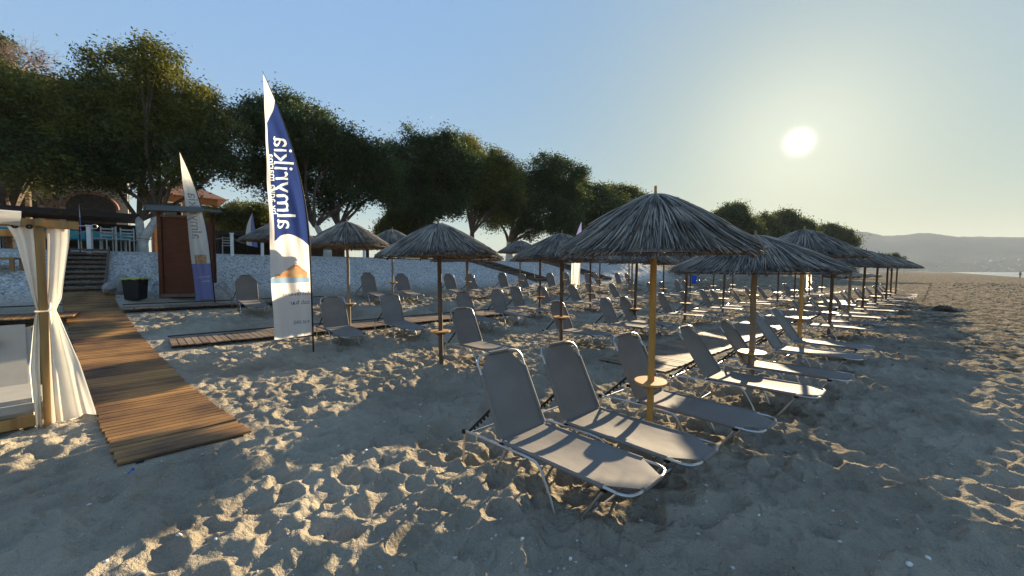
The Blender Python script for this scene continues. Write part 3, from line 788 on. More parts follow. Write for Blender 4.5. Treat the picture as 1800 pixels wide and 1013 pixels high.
# ------------------------------------------------------------------ cabana with daybed
cp = hit(86, 747)
ub = Vector((-.777, .629, 0)); ur = Vector((.629, .777, 0))
cab = thing('cabana', 'timber cabana frame with white roof cloth at the left edge', 'cabana', (cp.x, cp.y, gz(cp.x, cp.y)))
Hc = at(80, 384, cp.y).z - gz(cp.x, cp.y)
for a, b in ((0, 0), (-2.1, 0), (0, 2.1), (-2.1, 2.1)):
    p = ur * a + ub * b; mb = MB(); mb.box((p.x, p.y, Hc / 2 - .20), (.07, .07, Hc + .22), rz=math.atan2(ur.y, ur.x), bev=.006); mb.build('post', M['post_wood'], cab)
for a0, b0, a1, b1 in ((-2.3, 0, .30, 0), (-2.3, 2.1, .30, 2.1), (0, -.12, 0, 2.3), (-2.1, -.12, -2.1, 2.3)):
    p = ur * a0 + ub * b0; r = ur * a1 + ub * b1; z = Hc - .055 + (.0 if a0 == a1 else -.004)
    mb = MB(); mb.beam((p.x, p.y, z), (r.x, r.y, z), .066 if a0 == a1 else .07, .08 if a0 == a1 else .09, bev=.005); mb.build('beam', M['post_wood'], cab)
V = []; Fs = []
for i in range(13):
    for j in range(13):
        p = ur * (-2.2 + 2.08 * j / 12) + ub * (-.05 + 2.25 * i / 12); V.append((p.x, p.y, Hc + .06 - .05 * math.sin(math.pi * i / 12) * abs(math.sin(math.pi * j / 6))))
for i in range(12):
    for j in range(12): a = i * 13 + j; Fs.append((a, a + 1, a + 14, a + 13))
n0 = len(V)
for j in range(25):
    p = ur * (-2.2 + 2.08 * j / 24) + ub * -.055; V.append((p.x, p.y, Hc + .055)); V.append((p.x - .01, p.y - .01, Hc - .095 + .008 * math.sin(j * 2)))
for j in range(24): a = n0 + 2 * j; Fs.append((a, a + 1, a + 3, a + 2))
meshobj('roof_cloth', V, Fs, M['curtain'], cab, smooth=True)
mb = MB()
p = ur * .30; tq = [(p.x + ur.x * (.0 + .05 * k), p.y + ur.y * (.05 * k), Hc - .055) for k in range(3)]; mb.tube(tq, .006, 6)
c0 = p + ur * .13
mb.tube([(c0.x + ur.x * .025 * math.cos(a), c0.y + ur.y * .025 * math.cos(a), Hc - .055 + .025 * math.sin(a)) for a in [k * math.pi / 6 for k in range(13)]], .005, 6, cap=False)
mb.build('ring_bolt', M['alu'], cab)
# curtains gathered at a tie
def curtain(label, dirv, prof_w, z_tie, seed, side):
    cu = thing('curtain', label, 'curtain', (cp.x, cp.y, gz(cp.x, cp.y)), 0, 'white curtains tied to the cabana post')
    d = Vector(dirv).normalized(); n = Vector((d.y, -d.x, 0)); rs = random.Random(seed); ph = [rs.uniform(0, 6) for _ in range(4)]
    V = []; Fs = []; NV, NU = 64, 56
    zt = Hc - .03
    for i in range(NV + 1):
        z = .01 + (zt - .01) * i / NV; a0 = np.interp(z, prof_w[0], prof_w[1]); a1 = np.interp(z, prof_w[0], prof_w[2])
        g = math.exp(-((z - z_tie) / .20)**2)
        amp = .010 + .028 * max(0, 1 - z / z_tie) + .012 * g
        for j in range(NU + 1):
            q = j / NU; u = a0 + (a1 - a0) * q
            o = amp * 1.2 * math.sin(q * 11 + ph[0] + .5 * math.sin(z * 2 + ph[1])) + amp * math.sin(q * 6 + ph[2] + z * .8) + amp * .25 * math.sin(q * 23 + z) + .05 * (1 - g) * math.sin(q * 3.1 + ph[3]) * .4
            V.append((d.x * u + n.x * o, d.y * u + n.y * o, z + .02 * math.sin(q * 9 + ph[0]) * (1 if i == 0 else 0)))
    for i in range(NV):
        for j in range(NU): a = i * (NU + 1) + j; Fs.append((a, a + 1, a + NU + 2, a + NU + 1))
    meshobj('drape', V, Fs, M['curtain'], cu, smooth=True)
    mb = MB()
    gr = [.16] if side > 0 else [.07, .17]
    for u in gr:
        p = d * (u) + n * (-.035 if side > 0 else -.03); zz = zt - .07
        mb.tube([(p.x + d.x * .018 * math.cos(a), p.y + d.y * .018 * math.cos(a), zz + .018 * math.sin(a)) for a in [k * math.pi / 6 for k in range(13)]], .010, 6, cap=False)
    mb.build('eyelet', M['black'], cu)
    return cu
ztie = at(90, 546, cp.y).z - gz(cp.x, cp.y)
curtain('backlit white curtain tied to the post on the boardwalk side', (.45, .89, 0), ([0, ztie * .5, ztie * .92, ztie, ztie * 1.1, ztie * 1.6, Hc], [.0, .015, .03, .04, .03, .05, .05], [.39, .27, .13, .10, .15, .235, .25]), ztie, 4, 1)
cu2 = curtain('white curtain tied back on the daybed side of the post', (-ur.x, -ur.y, 0), ([0, ztie * .5, ztie * .92, ztie, ztie * 1.1, ztie * 1.6, Hc], [.05, .045, .03, .02, .03, .04, .05], [.10, .12, .07, .05, .07, .17, .26]), ztie, 9, -1)
mb = MB(); P = []
for k in range(25):
    a = 2 * math.pi * k / 24; P.append((cp.x + .075 * math.cos(a) + .02, cp.y + .075 * math.sin(a), gz(cp.x, cp.y) + ztie + .004 * math.sin(a)))
mb.tube(P, .008, 6, cap=False); tag(mb.build('curtain_tie', M['curtain']), 'thin white tie holding the curtains to the cabana post', 'curtain tie')
# daybed
db = thing('daybed', 'grey cushioned daybed on a timber base under the cabana', 'daybed', (cp.x, cp.y, gz(cp.x, cp.y)))
def P3(a, b, z): p = ur * a + ub * b; return (p.x, p.y, z)
angr = math.atan2(ur.y, ur.x)
mb = MB(); mb.beam(P3(-2.05, .06, .07), P3(-.08, .06, .07), .05, .12); mb.beam(P3(-2.05, 1.95, .07), P3(-.08, 1.95, .07), .05, .12); mb.beam(P3(-.09, .09, .066), P3(-.09, 1.92, .066), .05, .11); mb.beam(P3(-2.03, .09, .066), P3(-2.03, 1.92, .066), .05, .11)
for k in range(8): mb.beam(P3(-2.0, .22 + .22 * k, .10), P3(-.12, .22 + .22 * k, .10), .1, .02)
mb.build('base', M['post_wood'], db)
mb = MB(); mb.box(P3(-1.0, .60, .225), (2.02, 1.10, .19), rz=angr, bev=.05); mb.build('mattress', M['cushion'], db, smooth=True)
mb = MB(); mb.box(P3(-1.04, 1.38, .60), (1.92, 1.06, .16), rz=angr, rx=R(50), bev=.05); mb.build('back_cushion', M['cushion'], db, smooth=True)
bl = MB(); a = Vector(P3(-1.9, 1.36, .90)); b = Vector(P3(-.34, 1.36, .90)); bl.tube([a, a + (b - a) * .01, a + (b - a) * .03, a.lerp(b, .5), a + (b - a) * .97, a + (b - a) * .99, b], [.06, .095, .11, .115, .11, .095, .06], 20)
o = bl.build('bolster', M['white'], None, smooth=True); o.data.materials.clear(); o.data.materials.append(M['cushion']); o.location = (cp.x, cp.y, gz(cp.x, cp.y))
tag(o, 'round grey bolster lying on the daybed', 'bolster')
# low wooden table by the deck
q = at(0, 540, 11.5); zt = gz(q.x, q.y)
lt = thing('low_table', 'low wooden table at the left edge near the bank', 'table', (q.x, q.y, zt), .5)
mb = MB(); mb.box((0, 0, .36), (.9, .6, .05)); mb.build('table_top', M['post_wood'], lt)
for a in (-1, 1):
    for b in (-1, 1):
        mb = MB(); mb.box((a * .38, b * .24, .168), (.08, .08, .333)); mb.build('leg', M['post_wood'], lt)

# ------------------------------------------------------------------ kiosk, bin, stones
k0 = hit(285, 523); k1 = at(380, 521, k0.y + .55)
kd = Vector((.93, .36, 0)).normalized(); kn = Vector((-kd.y, kd.x, 0))
zk = gz(k0.x, k0.y)
kio = thing('changing_kiosk', 'reddish brown wooden kiosk with a grey sloping roof by the bank', 'kiosk', (k0.x, k0.y, zk), math.atan2(kd.y, kd.x))
Hk = at(285, 378, k0.y).z - zk; Wk = .96
mb = MB(); mb.box((Wk / 2, .02, Hk / 2), (Wk - .14, .04, Hk - .1)); mb.box((.02, .75, Hk / 2), (.04, 1.38, Hk - .1)); mb.box((Wk - .02, .75, Hk / 2), (.04, 1.38, Hk - .1)); mb.box((Wk / 2, 1.48, Hk / 2), (Wk - .14, .04, Hk - .1))
mb.build('wall', M['kiosk'], kio)
for a, b in ((.0, .0), (Wk, .0), (0, 1.5), (Wk, 1.5)):
    mb = MB(); mb.box((a, b, Hk / 2 + .14), (.10, .10, Hk + .28)); mb.build('post', M['kiosk'], kio)
mb = MB(); mb.box((Wk / 2, -.05, Hk + .14), (Wk + .36, .05, .08)); mb.build('rail', M['steps'], kio); mb = MB(); mb.box((Wk / 2, -.07, .06), (Wk, .05, .10)); mb.build('rail', M['steps'], kio); mb = MB(); mb.box((Wk / 2, -.045, Hk - .02), (Wk - .1, .03, .06)); mb.build('rail', M['steps'], kio)
mb = MB(); mb.box((Wk / 2, .75, Hk + .30), (Wk + .44, 2.0, .07), rx=R(6)); mb.build('roof', M['kiosk_roof'], kio)
mb = MB(); mb.box((Wk / 2, -.235, Hk + .19), (Wk + .46, .03, .16), rx=R(0)); mb.build('fascia', M['kiosk_roof'], kio)
qb = hit(239, 526); zb = gz(qb.x, qb.y)
bn = thing('litter_bin', 'black litter bin with a yellowish bag rim beside the kiosk', 'bin', (qb.x, qb.y, zb), .2)
mb = MB(); b0, b1, hb = .18, .215, .62
V = [(-b0, -b0, 0), (b0, -b0, 0), (b0, b0, 0), (-b0, b0, 0), (-b1, -b1, hb), (b1, -b1, hb), (b1, b1, hb), (-b1, b1, hb), (-b1 + .03, -b1 + .03, hb), (b1 - .03, -b1 + .03, hb), (b1 - .03, b1 - .03, hb), (-b1 + .03, b1 - .03, hb), (-b0 + .03, -b0 + .03, .05), (b0 - .03, -b0 + .03, .05), (b0 - .03, b0 - .03, .05), (-b0 + .03, b0 - .03, .05)]
Fs = [(3, 2, 1, 0)] + [(i, (i + 1) % 4, 4 + (i + 1) % 4, 4 + i) for i in range(4)] + [(4 + i, 4 + (i + 1) % 4, 8 + (i + 1) % 4, 8 + i) for i in range(4)] + [(8 + i, 8 + (i + 1) % 4, 12 + (i + 1) % 4, 12 + i) for i in range(4)] + [(12, 13, 14, 15)]
mb.add(V, Fs); mb.build('body', M['black'], bn)
mb = MB()
P = []
for k in range(41):
    a = 2 * math.pi * k / 40; c_, s_ = math.cos(a), math.sin(a); m_ = max(abs(c_), abs(s_)); P.append((c_ / m_ * .226, s_ / m_ * .226, hb - .01 + .012 * math.sin(a * 7)))
mb.tube(P, .028, 8, cap=False); mb.build('bag', M['bag'], bn, smooth=True)
def rock(name, label, loc, sx, sy, sz, seed, mt='stone', group=None, cat='stone', cuts=3):
    bm = bmesh.new(); bmesh.ops.create_icosphere(bm, subdivisions=cuts, radius=1); rs = random.Random(seed); o3 = [rs.uniform(-50, 50) for _ in range(3)]
    from mathutils import noise
    for v in bm.verts:
        n = noise.noise(Vector(o3) + v.co * 1.1) * .45 + noise.noise(Vector(o3) + v.co * 3) * .16; v.co *= (1 + n); v.co.x *= sx; v.co.y *= sy; v.co.z *= sz
    me = bpy.data.meshes.new(name); bm.to_mesh(me); bm.free(); me.materials.append(M[mt]); o = bpy.data.objects.new(name, me); C.objects.link(o); o.location = loc; o.rotation_euler = (0, 0, rs.uniform(0, 6)); return tag(o, label, cat, group)
for (px, py, sx, sz, lab) in ((196, 512, .26, .22, 'rounded grey stone left of the litter bin, farther one'), (212, 512, .24, .34, 'upright angular grey block nearest the litter bin')):
    q = hit(px, py + 3); rock('stone', lab, (q.x, q.y, gz(q.x, q.y) + sz * .6), sx, .2, sz, int(px), group='stones beside the bin', cuts=2)

# ------------------------------------------------------------------ steps up the bank
def stairs(name, label, s0, s1, t0, wid, n, rail=True, sideways=0):
    st_ = thing(name, label, 'stairs', (0, 0, 0))
    z0 = float(prof(s0)) + .02; z1 = 2.52
    for k in range(n):
        s_ = s0 + (s1 - s0) * (k + .5) / n; z = z0 + (z1 - z0) * (k + 1) / n; tt = t0 + sideways * (k + .5) / n
        mb = MB(); x, y = xy(s_, tt); mb.box((x, y, z - .025), (wid, (s1 - s0) / n * .92, .05), rz=math.atan2(TY, TX)); mb.build('tread', M['steps'], st_)
    for q in (-1, 1):
        a = xy(s0, t0 + q * (wid / 2 + .03)); b = xy(s1, t0 + sideways + q * (wid / 2 + .03)); mb = MB(); mb.beam((a[0], a[1], z0 + .0), (b[0], b[1], z1 - .02), .05, .28); mb.build('stringer', M['steps'], st_)
    if rail:
        q = -1 if sideways <= 0 else 1
        a = xy(s0 + .2, t0 + q * (wid / 2 + .08)); b = xy(s1, t0 + sideways + q * (wid / 2 + .08))
        mb = MB(); mb.tube([(a[0], a[1], z0 - .1), (a[0], a[1], z0 + .95), (b[0], b[1], z1 + .9), (b[0], b[1], z1 - .1)], .02, 8); mb.build('handrail', M['white'], st_)
    return st_
pf = hit(160, 505); s_f, t_f = st(pf.x, pf.y)
stairs('stairs', 'dark timber steps at the top of the wide boardwalk', 16.9, 20.4, -1.22, .9, 9, rail=False)
pf = hit(955, 494); s_f, t_f = st(pf.x, pf.y)
stairs('stairs', 'dark timber steps with white handrail behind the middle umbrellas', 16.9, 20.3, t_f, 1.2, 9, True, -3.2)
stairs('stairs', 'far timber steps crossing the bank beyond the yellow pole', 16.9, 20.2, t_f + 7.0, 1.1, 9, True, -3.0)
# terrace edge posts and rope
posts = []
for k, px in enumerate((40, 157, 408, 461, 640)):
    lo, hi = 8, 60
    for i in range(50):
        m_ = (lo + hi) / 2; p = at(px, 440, m_)
        if st(p.x, p.y)[0] < 20.2: lo = m_
        else: hi = m_
    p = at(px, 440, lo); posts.append(Vector((p.x, p.y, gz(p.x, p.y))))
pw = ['first white rope post from the left on the terrace edge', 'square white post at the top of the left steps', 'white rope post right of the cream banner', 'white post under the thatched canopy behind the tall banner', 'white post far right on the terrace edge']
for p, lab in zip(posts, pw):
    t = thing('rope_post', lab, 'post', p, math.atan2(TY, TX), 'white posts along the terrace edge')
    mb = MB(); mb.box((0, 0, .42), (.11, .11, .96), bev=.006); mb.build('shaft', M['white'], t); mb = MB(); mb.box((0, 0, .925), (.15, .15, .045), bev=.008); mb.build('cap', M['white'], t)
for i in range(len(posts) - 1):
    a = posts[i] + Vector((0, 0, .78)); b = posts[i + 1] + Vector((0, 0, .78)); mb = MB()
    mb.tube([a.lerp(b, k / 16) - Vector((0, 0, .9 * (1 - (2 * k / 16 - 1)**2) * .28)) for k in range(17)], .018, 6)
    tag(mb.build('rope', M['pole_grey']), ['rope sagging over the terrace edge at the far left', 'rope sagging between the steps and the kiosk side post', 'short rope between the two posts right of the kiosk', 'rope running behind the tall banner along the terrace'][i], 'rope', 'ropes between the terrace posts')

# ------------------------------------------------------------------ taverna furniture
def chair_mesh():
    t = thing('taverna_chair', '', 'chair', (0, 0, 0), 0, 'white wooden chairs on the terrace')
    for a in (-1, 1):
        mb = MB(); mb.box((a * .19, -.18, .225), (.035, .035, .45)); mb.build('leg', M['chair_white'], t)
        mb = MB(); mb.box((a * .19, .19, .46), (.035, .035, .92)); mb.build('leg', M['chair_white'], t)
    mb = MB(); mb.box((0, 0, .46), (.42, .42, .03)); mb.build('seat', M['chair_white'], t)
    mb = MB()
    for z in (.60, .72, .84): mb.box((0, .19, z), (.34, .02, .05))
    mb.build('backrest', M['chair_white'], t)
    return t
def table_mesh():
    t = thing('taverna_table', '', 'table', (0, 0, 0), 0, 'teal covered tables on the terrace')
    mb = MB(); mb.box((0, 0, .735), (.8, .8, .03)); mb.build('table_top', M['white'], t)
    for a in (-1, 1):
        for b in (-1, 1): mb = MB(); mb.box((a * .34, b * .34, .36), (.05, .05, .72)); mb.build('leg', M['white'], t)
    return t
ch0 = chair_mesh(); tb0 = table_mesh()
def on_terrace(px, s_):
    lo, hi = 5, 90
    for i in range(50):
        m_ = (lo + hi) / 2; p = at(px, 440, m_)
        if st(p.x, p.y)[0] < s_: lo = m_
        else: hi = m_
    return at(px, 440, lo)
tl = [(28, 22.0, 'teal covered table at the far left of the terrace'), (200, 22.4, 'teal covered table left of the whitewashed trunk'), (118, 22.5, 'teal covered table behind the right hand curtain')]
for k, (px, s_, lab) in enumerate(tl):
    p = on_terrace(px, s_); loc = (p.x, p.y, gz(p.x, p.y)); o = tb0 if k == 0 else dup(tb0, loc, .7, lab); o.location = loc; o.rotation_euler = (0, 0, .75); o['label'] = lab
    mb = MB(); mb.box((0, 0, .758), (1.02, 1.02, .012)); 
    for a, (cx, cy) in enumerate(((.516, 0), (0, .516), (-.516, 0), (0, -.516))): mb.box((cx, cy, .60), (.012 if cx else 1.02, 1.02 if cx else .012, .30))
    c_ = mb.build('tablecloth', M['teal']); c_.location = loc; c_.rotation_euler = (0, 0, .75); tag(c_, 'teal cloth draped over the ' + lab.replace('teal covered ', ''), 'tablecloth', 'teal tablecloths')
cl = [(16, 21.2, 'white chair farthest left on the terrace'), (44, 21.2, 'white chair second from the left on the terrace'), (62, 21.6, 'white chair seen past the edge of the left curtain'), (176, 21.3, 'white chair just right of the post at the steps'), (192, 21.6, 'white chair between its twin and the teal table'), (214, 21.3, 'white chair left of the whitewashed trunk'), (228, 21.7, 'white chair touching the whitewashed trunk in view'), (400, 23, 'white chair beside the dark bar right of the kiosk')]
for k, (px, s_, lab) in enumerate(cl):
    p = on_terrace(px, s_); loc = (p.x, p.y, gz(p.x, p.y)); rz = random.choice((.75, .75 + math.pi, 2.3)) + random.uniform(-.3, .3)
    o = ch0 if k == 0 else dup(ch0, loc, rz, lab); o.location = loc; o.rotation_euler = (0, 0, rz); o['label'] = lab
# dark pergolas
def pergola(label, s0, s1, t0, t1, h, wall_h):
    t = thing('pergola', label, 'pergola', (0, 0, 0)); z = 2.5; a = math.atan2(TY, TX)
    x, y = xy((s0 + s1) / 2, (t0 + t1) / 2); mb = MB(); mb.box((x, y, z + h), (t1 - t0, s1 - s0, .10), rz=a, rx=R(2)); mb.build('roof', M['dark'], t)
    x, y = xy(s0 - .02, (t0 + t1) / 2); mb = MB(); mb.box((x, y, z + h - .10), (t1 - t0, .06, .20), rz=a); mb.build('fascia', M['dark'], t)
    n = max(2, int((t1 - t0) / 3)); 
    for k in range(n + 1):
        for s_ in (s0 + .1, s1 - .1):
            x, y = xy(s_, t0 + .1 + (t1 - t0 - .2) * k / n); mb = MB(); mb.box((x, y, z + h / 2 - .05), (.14, .14, h), rz=a); mb.build('post', M['dark'], t)
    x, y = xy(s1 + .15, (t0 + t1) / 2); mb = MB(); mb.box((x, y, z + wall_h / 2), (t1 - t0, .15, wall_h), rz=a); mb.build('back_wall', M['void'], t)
    return t
pa = on_terrace(-60, 22.2); pc = on_terrace(268, 22.2)
pergola('long dark taverna pergola over the teal tables', 22.2, 27.0, st(pa.x, pa.y)[1] - 3, st(pc.x, pc.y)[1] - .3, 1.55, 1.5)
pa = on_terrace(378, 23.0); pc = on_terrace(650, 23.0)
pergola('low dark beach bar shelter behind the tall banner', 23.0, 27.0, st(pa.x, pa.y)[1], st(pc.x, pc.y)[1], 1.15, 1.2)
# buildings
def building_arched():
    t = thing('building', 'cream two storey house with arches behind the taverna', 'building', (0, 0, 0)); a = math.atan2(TY, TX); S0 = 30.0
    T0, T1 = -22.0, -.3; H1 = 8.4
    def bx(mb, s_, t_, z, size): x, y = xy(s_, t_); mb.box((x, y, z), size, rz=a)
    mb = MB(); bx(mb, S0 + 4, (T0 + T1) / 2, 2.5 + H1 / 2, (T1 - T0, 8, H1)); mb.build('wall', M['cream'], t)
    mb = MB(); bx(mb, S0 + 4, (T0 + T1) / 2, 2.5 + H1 + .12, (T1 - T0 + .8, 9, .24)); mb.build('roof', M['tile'], t)
    n = 8; pitch = (T1 - T0) / n
    for k in range(n):
        tc = T0 + pitch * (k + .5)
        mb = MB(); V = []; r = pitch * .33
        for q in range(17):
            an = math.pi * q / 16; x, y = xy(S0 - .03, tc + r * math.cos(an)); V.append((x, y, 2.5 + 2.5 + r * .8 * math.sin(an)))
        x, y = xy(S0 - .03, tc - r); V.append((x, y, 2.5)); x, y = xy(S0 - .03, tc + r); V.append((x, y, 2.5))
        V2 = [(v[0] + SX * .025, v[1] + SY * .025, v[2]) for v in V]; m_ = len(V)
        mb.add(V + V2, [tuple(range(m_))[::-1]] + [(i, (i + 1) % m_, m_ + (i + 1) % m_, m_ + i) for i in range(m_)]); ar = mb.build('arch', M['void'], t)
        mb = MB(); P = [(*xy(S0 - .06, tc + (r + .08) * math.cos(math.pi * q / 16)), 2.5 + 2.5 + (r * .8 + .08) * math.sin(math.pi * q / 16)) for q in range(17)]; mb.tube(P, .08, 6); mb.build('arch_trim', M['rose'], ar)
        mb = MB(); bx(mb, S0 - .02, tc, 2.5 + 6.2, (1.1, .06, 1.5)); wdo = mb.build('window', M['white'], t); mb = MB(); bx(mb, S0 - .055, tc, 2.5 + 6.2, (.9, .02, 1.3)); mb.build('pane', M['glass'], wdo)
        mb = MB(); bx(mb, S0 - .08, T0 + pitch * k, 2.5 + H1 / 2, (.45, .14, H1 - .1)); mb.build('pilaster', M['rose'], t)
    mb = MB(); bx(mb, S0 - .45, (T0 + T1) / 2, 2.5 + 4.35, (T1 - T0, .9, .16)); mb.build('balcony', M['cream'], t)
    mb = MB()
    for k in range(60): bx(mb, S0 - .85, T0 + .2 + (T1 - T0 - .4) * k / 59, 2.5 + 4.85, (.06, .06, .84))
    bx(mb, S0 - .85, (T0 + T1) / 2, 2.5 + 5.30, (T1 - T0, .09, .07)); mb.build('balustrade', M['white'], t)
building_arched()
def building_orange():
    t = thing('building', 'orange house with a tiled roof behind the kiosk', 'building', (0, 0, 0)); a = math.atan2(TY, TX); S0 = 33.0; T0, T1 = .8, 4.0
    def bx(mb, s_, t_, z, size): x, y = xy(s_, t_); mb.box((x, y, z), size, rz=a)
    mb = MB(); bx(mb, S0 + 4, (T0 + T1) / 2, 2.5 + 2.0, (T1 - T0, 8, 4.0)); mb.build('wall', M['orange'], t)
    mb = MB(); V = [(*xy(S0 - .5, T0 - .5), 6.5), (*xy(S0 - .5, T1 + .5), 6.5), (*xy(S0 + 8.5, T1 + .5), 6.5), (*xy(S0 + 8.5, T0 - .5), 6.5), (*xy(S0 + 4, T0 + 1.2), 8.1), (*xy(S0 + 4, T1 - 1.2), 8.1)]
    mb.add(V, [(0, 1, 5, 4), (1, 2, 5), (2, 3, 4, 5), (3, 0, 4), (3, 2, 1, 0)]); mb.build('roof', M['tile'], t)
    for k in range(2):
        mb = MB(); bx(mb, S0 - .02, T0 + .9 + 1.5 * k, 2.5 + 3.0, (.95, .06, 1.2)); w_ = mb.build('window', M['white'], t); mb = MB(); bx(mb, S0 - .055, T0 + .9 + 1.5 * k, 2.5 + 3.0, (.8, .02, 1.05)); mb.build('pane', M['glass'], w_)
building_orange()

# ------------------------------------------------------------------ trees
def leaf_cloud(lobes, n_clump, per, clump_r, leaf, seed, droop=.0):
    """lobes: (centre, radii). leaf-sized quads gathered in clumps through every lobe"""
    rs = np.random.default_rng(seed); vol = np.array([np.prod(r)**.72 for c, r in lobes]); pr = vol / vol.sum()
    idx = rs.choice(len(lobes), n_clump, p=pr); Cc = np.array([c for c, r in lobes])[idx]; Rr = np.array([r for c, r in lobes])[idx]
    d = rs.normal(size=(n_clump, 3)); d /= np.linalg.norm(d, axis=1)[:, None]
    rad = rs.uniform(.35, 1.0, n_clump)**.55
    rad = rad * (1 + .22 * rs.normal(size=n_clump) * (rs.random(n_clump) < .35))
    c = Cc + d * Rr * rad[:, None]
    cr = clump_r * rs.uniform(.55, 1.45, n_clump)
    n = n_clump * per
    off = rs.normal(size=(n_clump, per, 3)) * .5; off[:, :, 2] *= .65
    off[:, :, 2] -= droop * rs.random((n_clump, per)) ** 2
    p = (c[:, None, :] + off * cr[:, None, None]).reshape(-1, 3)
    a = rs.normal(size=(n, 3)); a[:, 2] *= .7; a /= np.linalg.norm(a, axis=1)[:, None]
    b = np.cross(a, rs.normal(size=(n, 3))); b /= np.linalg.norm(b, axis=1)[:, None]
    sz = leaf * rs.uniform(.6, 1.4, n)[:, None]
    V = np.stack([p - a * sz, p + b * sz * .42, p + a * sz, p - b * sz * .42], 1).reshape(-1, 3)
    return V, np.arange(n * 4).reshape(-1, 4)
def tree(label, D, trunk_px, base_py, lobes_px, n_clump, leafm, barkm, seed, depth=1.0, per=26, clump_r=.42, leaf=.085, tr=.22, fork=None, cat='tree', name='tree', droop=.7, group='trees along the terrace'):
    rs = random.Random(seed)
    b = at(trunk_px, base_py, D); b.z = gz(b.x, b.y)
    t = thing(name, label, cat, b, 0, group)
    lobes = []
    for i, (px, py, r) in enumerate(lobes_px):
        rm = r / F * D; dy = rs.uniform(-.9, .9) * depth * .7 * (rm + .6)
        c = at(px, py, D + dy) - b; lobes.append((np.array(c), np.array((rm, rm * rs.uniform(.9, 1.25), rm * .86))))
    base_l = list(lobes); rq = np.random.default_rng(seed + 500)
    for c, r in base_l:
        for k in range(4):
            d = rq.normal(size=3); d /= np.linalg.norm(d); d[2] = abs(d[2]) * .9 if rq.random() < .7 else d[2]
            f_ = rq.uniform(.22, .42); lobes.append((c + d * r * rq.uniform(.75, 1.05), np.array((r[0] * f_, r[1] * f_, r[2] * f_ * rq.uniform(.7, 1.5)))))
    V, Fq = leaf_cloud(lobes, int(n_clump * 1.1), int(per * 1.7), clump_r, leaf * .70, seed, droop)
    lobes = base_l
    meshobj('crown', V, Fq, M[leafm], t)
    mb = MB(); hub = Vector(fork) if fork else Vector((0, 0, min(c[2] - r[2] for c, r in lobes) * .55 + .3))
    stems = 2 if rs.random() < .6 or fork else 1
    big = sorted(lobes, key=lambda q: -q[1][0])
    tops = []
    for sidx in range(stems):
        off = Vector((rs.uniform(-.6, .6), rs.uniform(-.4, .4), 0)) if stems > 1 else Vector((0, 0, 0))
        top = hub + off + Vector((0, 0, .3))
        mb.tube(curve_pts([(0, 0, -.3), (.02, 0, hub.z * .3), tuple(hub * .62 + off * .3), tuple(top)], 4), [tr * (1.25 - .55 * k / 12) for k in range(13)], 10)
        tops.append(top)
    mb.build('trunk', M[barkm], t, smooth=True); mb = MB()
    for sidx, top in enumerate(tops):
        for c, r in big[sidx::stems]:
            c = Vector(c); m1 = top.lerp(c, .4) + Vector((rs.uniform(-.4, .4), rs.uniform(-.4, .4), rs.uniform(-.2, .5)))
            L = curve_pts([top - Vector((0, 0, .2)), m1, c], 5); mb.tube(L, [tr * .55 * (1 - .8 * k / (len(L) - 1)) for k in range(len(L))], 7)
            for k in range(4):
                e = c + Vector((rs.gauss(0, 1) * r[0], rs.gauss(0, 1) * r[1], rs.gauss(0, .8) * r[2])) * .5; s0 = m1.lerp(c, rs.uniform(.1, .9)); L = curve_pts([s0, s0.lerp(e, .5) + Vector((rs.uniform(-.2, .2), 0, rs.uniform(-.1, .3))), e], 3)
                mb.tube(L, [tr * .2 * (1 - .8 * q / (len(L) - 1)) for q in range(len(L))], 5)
    mb.build('limbs', M['bark'], t, smooth=True)
    return t
tree('dark broad tree at the far left above the cabana', 15.5, 20, 440, [(-60, 190, 90), (30, 215, 85), (110, 190, 62), (-10, 280, 70), (75, 285, 62), (130, 255, 62), (-90, 120, 60), (20, 150, 40), (-40, 330, 30)], 1700, 'leaf_backlit', 'bark', 1)
tree('great dark green tree with a forked whitewashed trunk', 16.0, 250, 441, [(215, 130, 46), (265, 105, 34), (180, 170, 40), (230, 190, 62), (300, 165, 48), (355, 195, 48), (390, 235, 34), (290, 240, 62), (200, 255, 60), (360, 265, 42), (150, 245, 42), (250, 300, 40), (140, 300, 34), (330, 305, 28), (395, 290, 22), (195, 310, 28)], 2300, 'leaf_backlit', 'bark_white', 2, fork=(.0, 0, 1.2), tr=.17)
tree('rounded dark tree right of the tall banner', 21.0, 575, 437, [(455, 215, 38), (505, 205, 40), (470, 265, 46), (545, 235, 48), (600, 265, 46), (640, 290, 38), (560, 300, 50), (500, 320, 40), (625, 335, 36), (440, 300, 30), (575, 350, 28), (668, 330, 18), (520, 360, 22), (475, 185, 20), (682, 300, 24), (692, 342, 22), (655, 265, 24)], 2300, 'leaf', 'bark_white', 3, tr=.18, clump_r=.46, leaf=.095)
tree('dark tree with upright tufts in the middle of the tree line', 26.0, 745, 440, [(730, 275, 38), (770, 265, 36), (695, 300, 26), (720, 325, 44), (780, 315, 44), (705, 365, 28), (760, 360, 30), (810, 285, 32), (740, 255, 16), (688, 268, 22), (682, 330, 24), (795, 348, 28), (735, 385, 18)], 1900, 'leaf', 'bark', 4, clump_r=.5, leaf=.11)
tree('tall tree with a backlit golden top beside the tufted one', 30.0, 830, 442, [(812, 262, 28), (835, 285, 34), (850, 315, 40), (815, 335, 34), (880, 300, 26), (865, 350, 34), (800, 300, 24), (892, 318, 24), (898, 345, 26), (872, 285, 22), (893, 372, 20), (838, 372, 18)], 1500, 'leaf_backlit', 'bark', 5, clump_r=.5, leaf=.115)
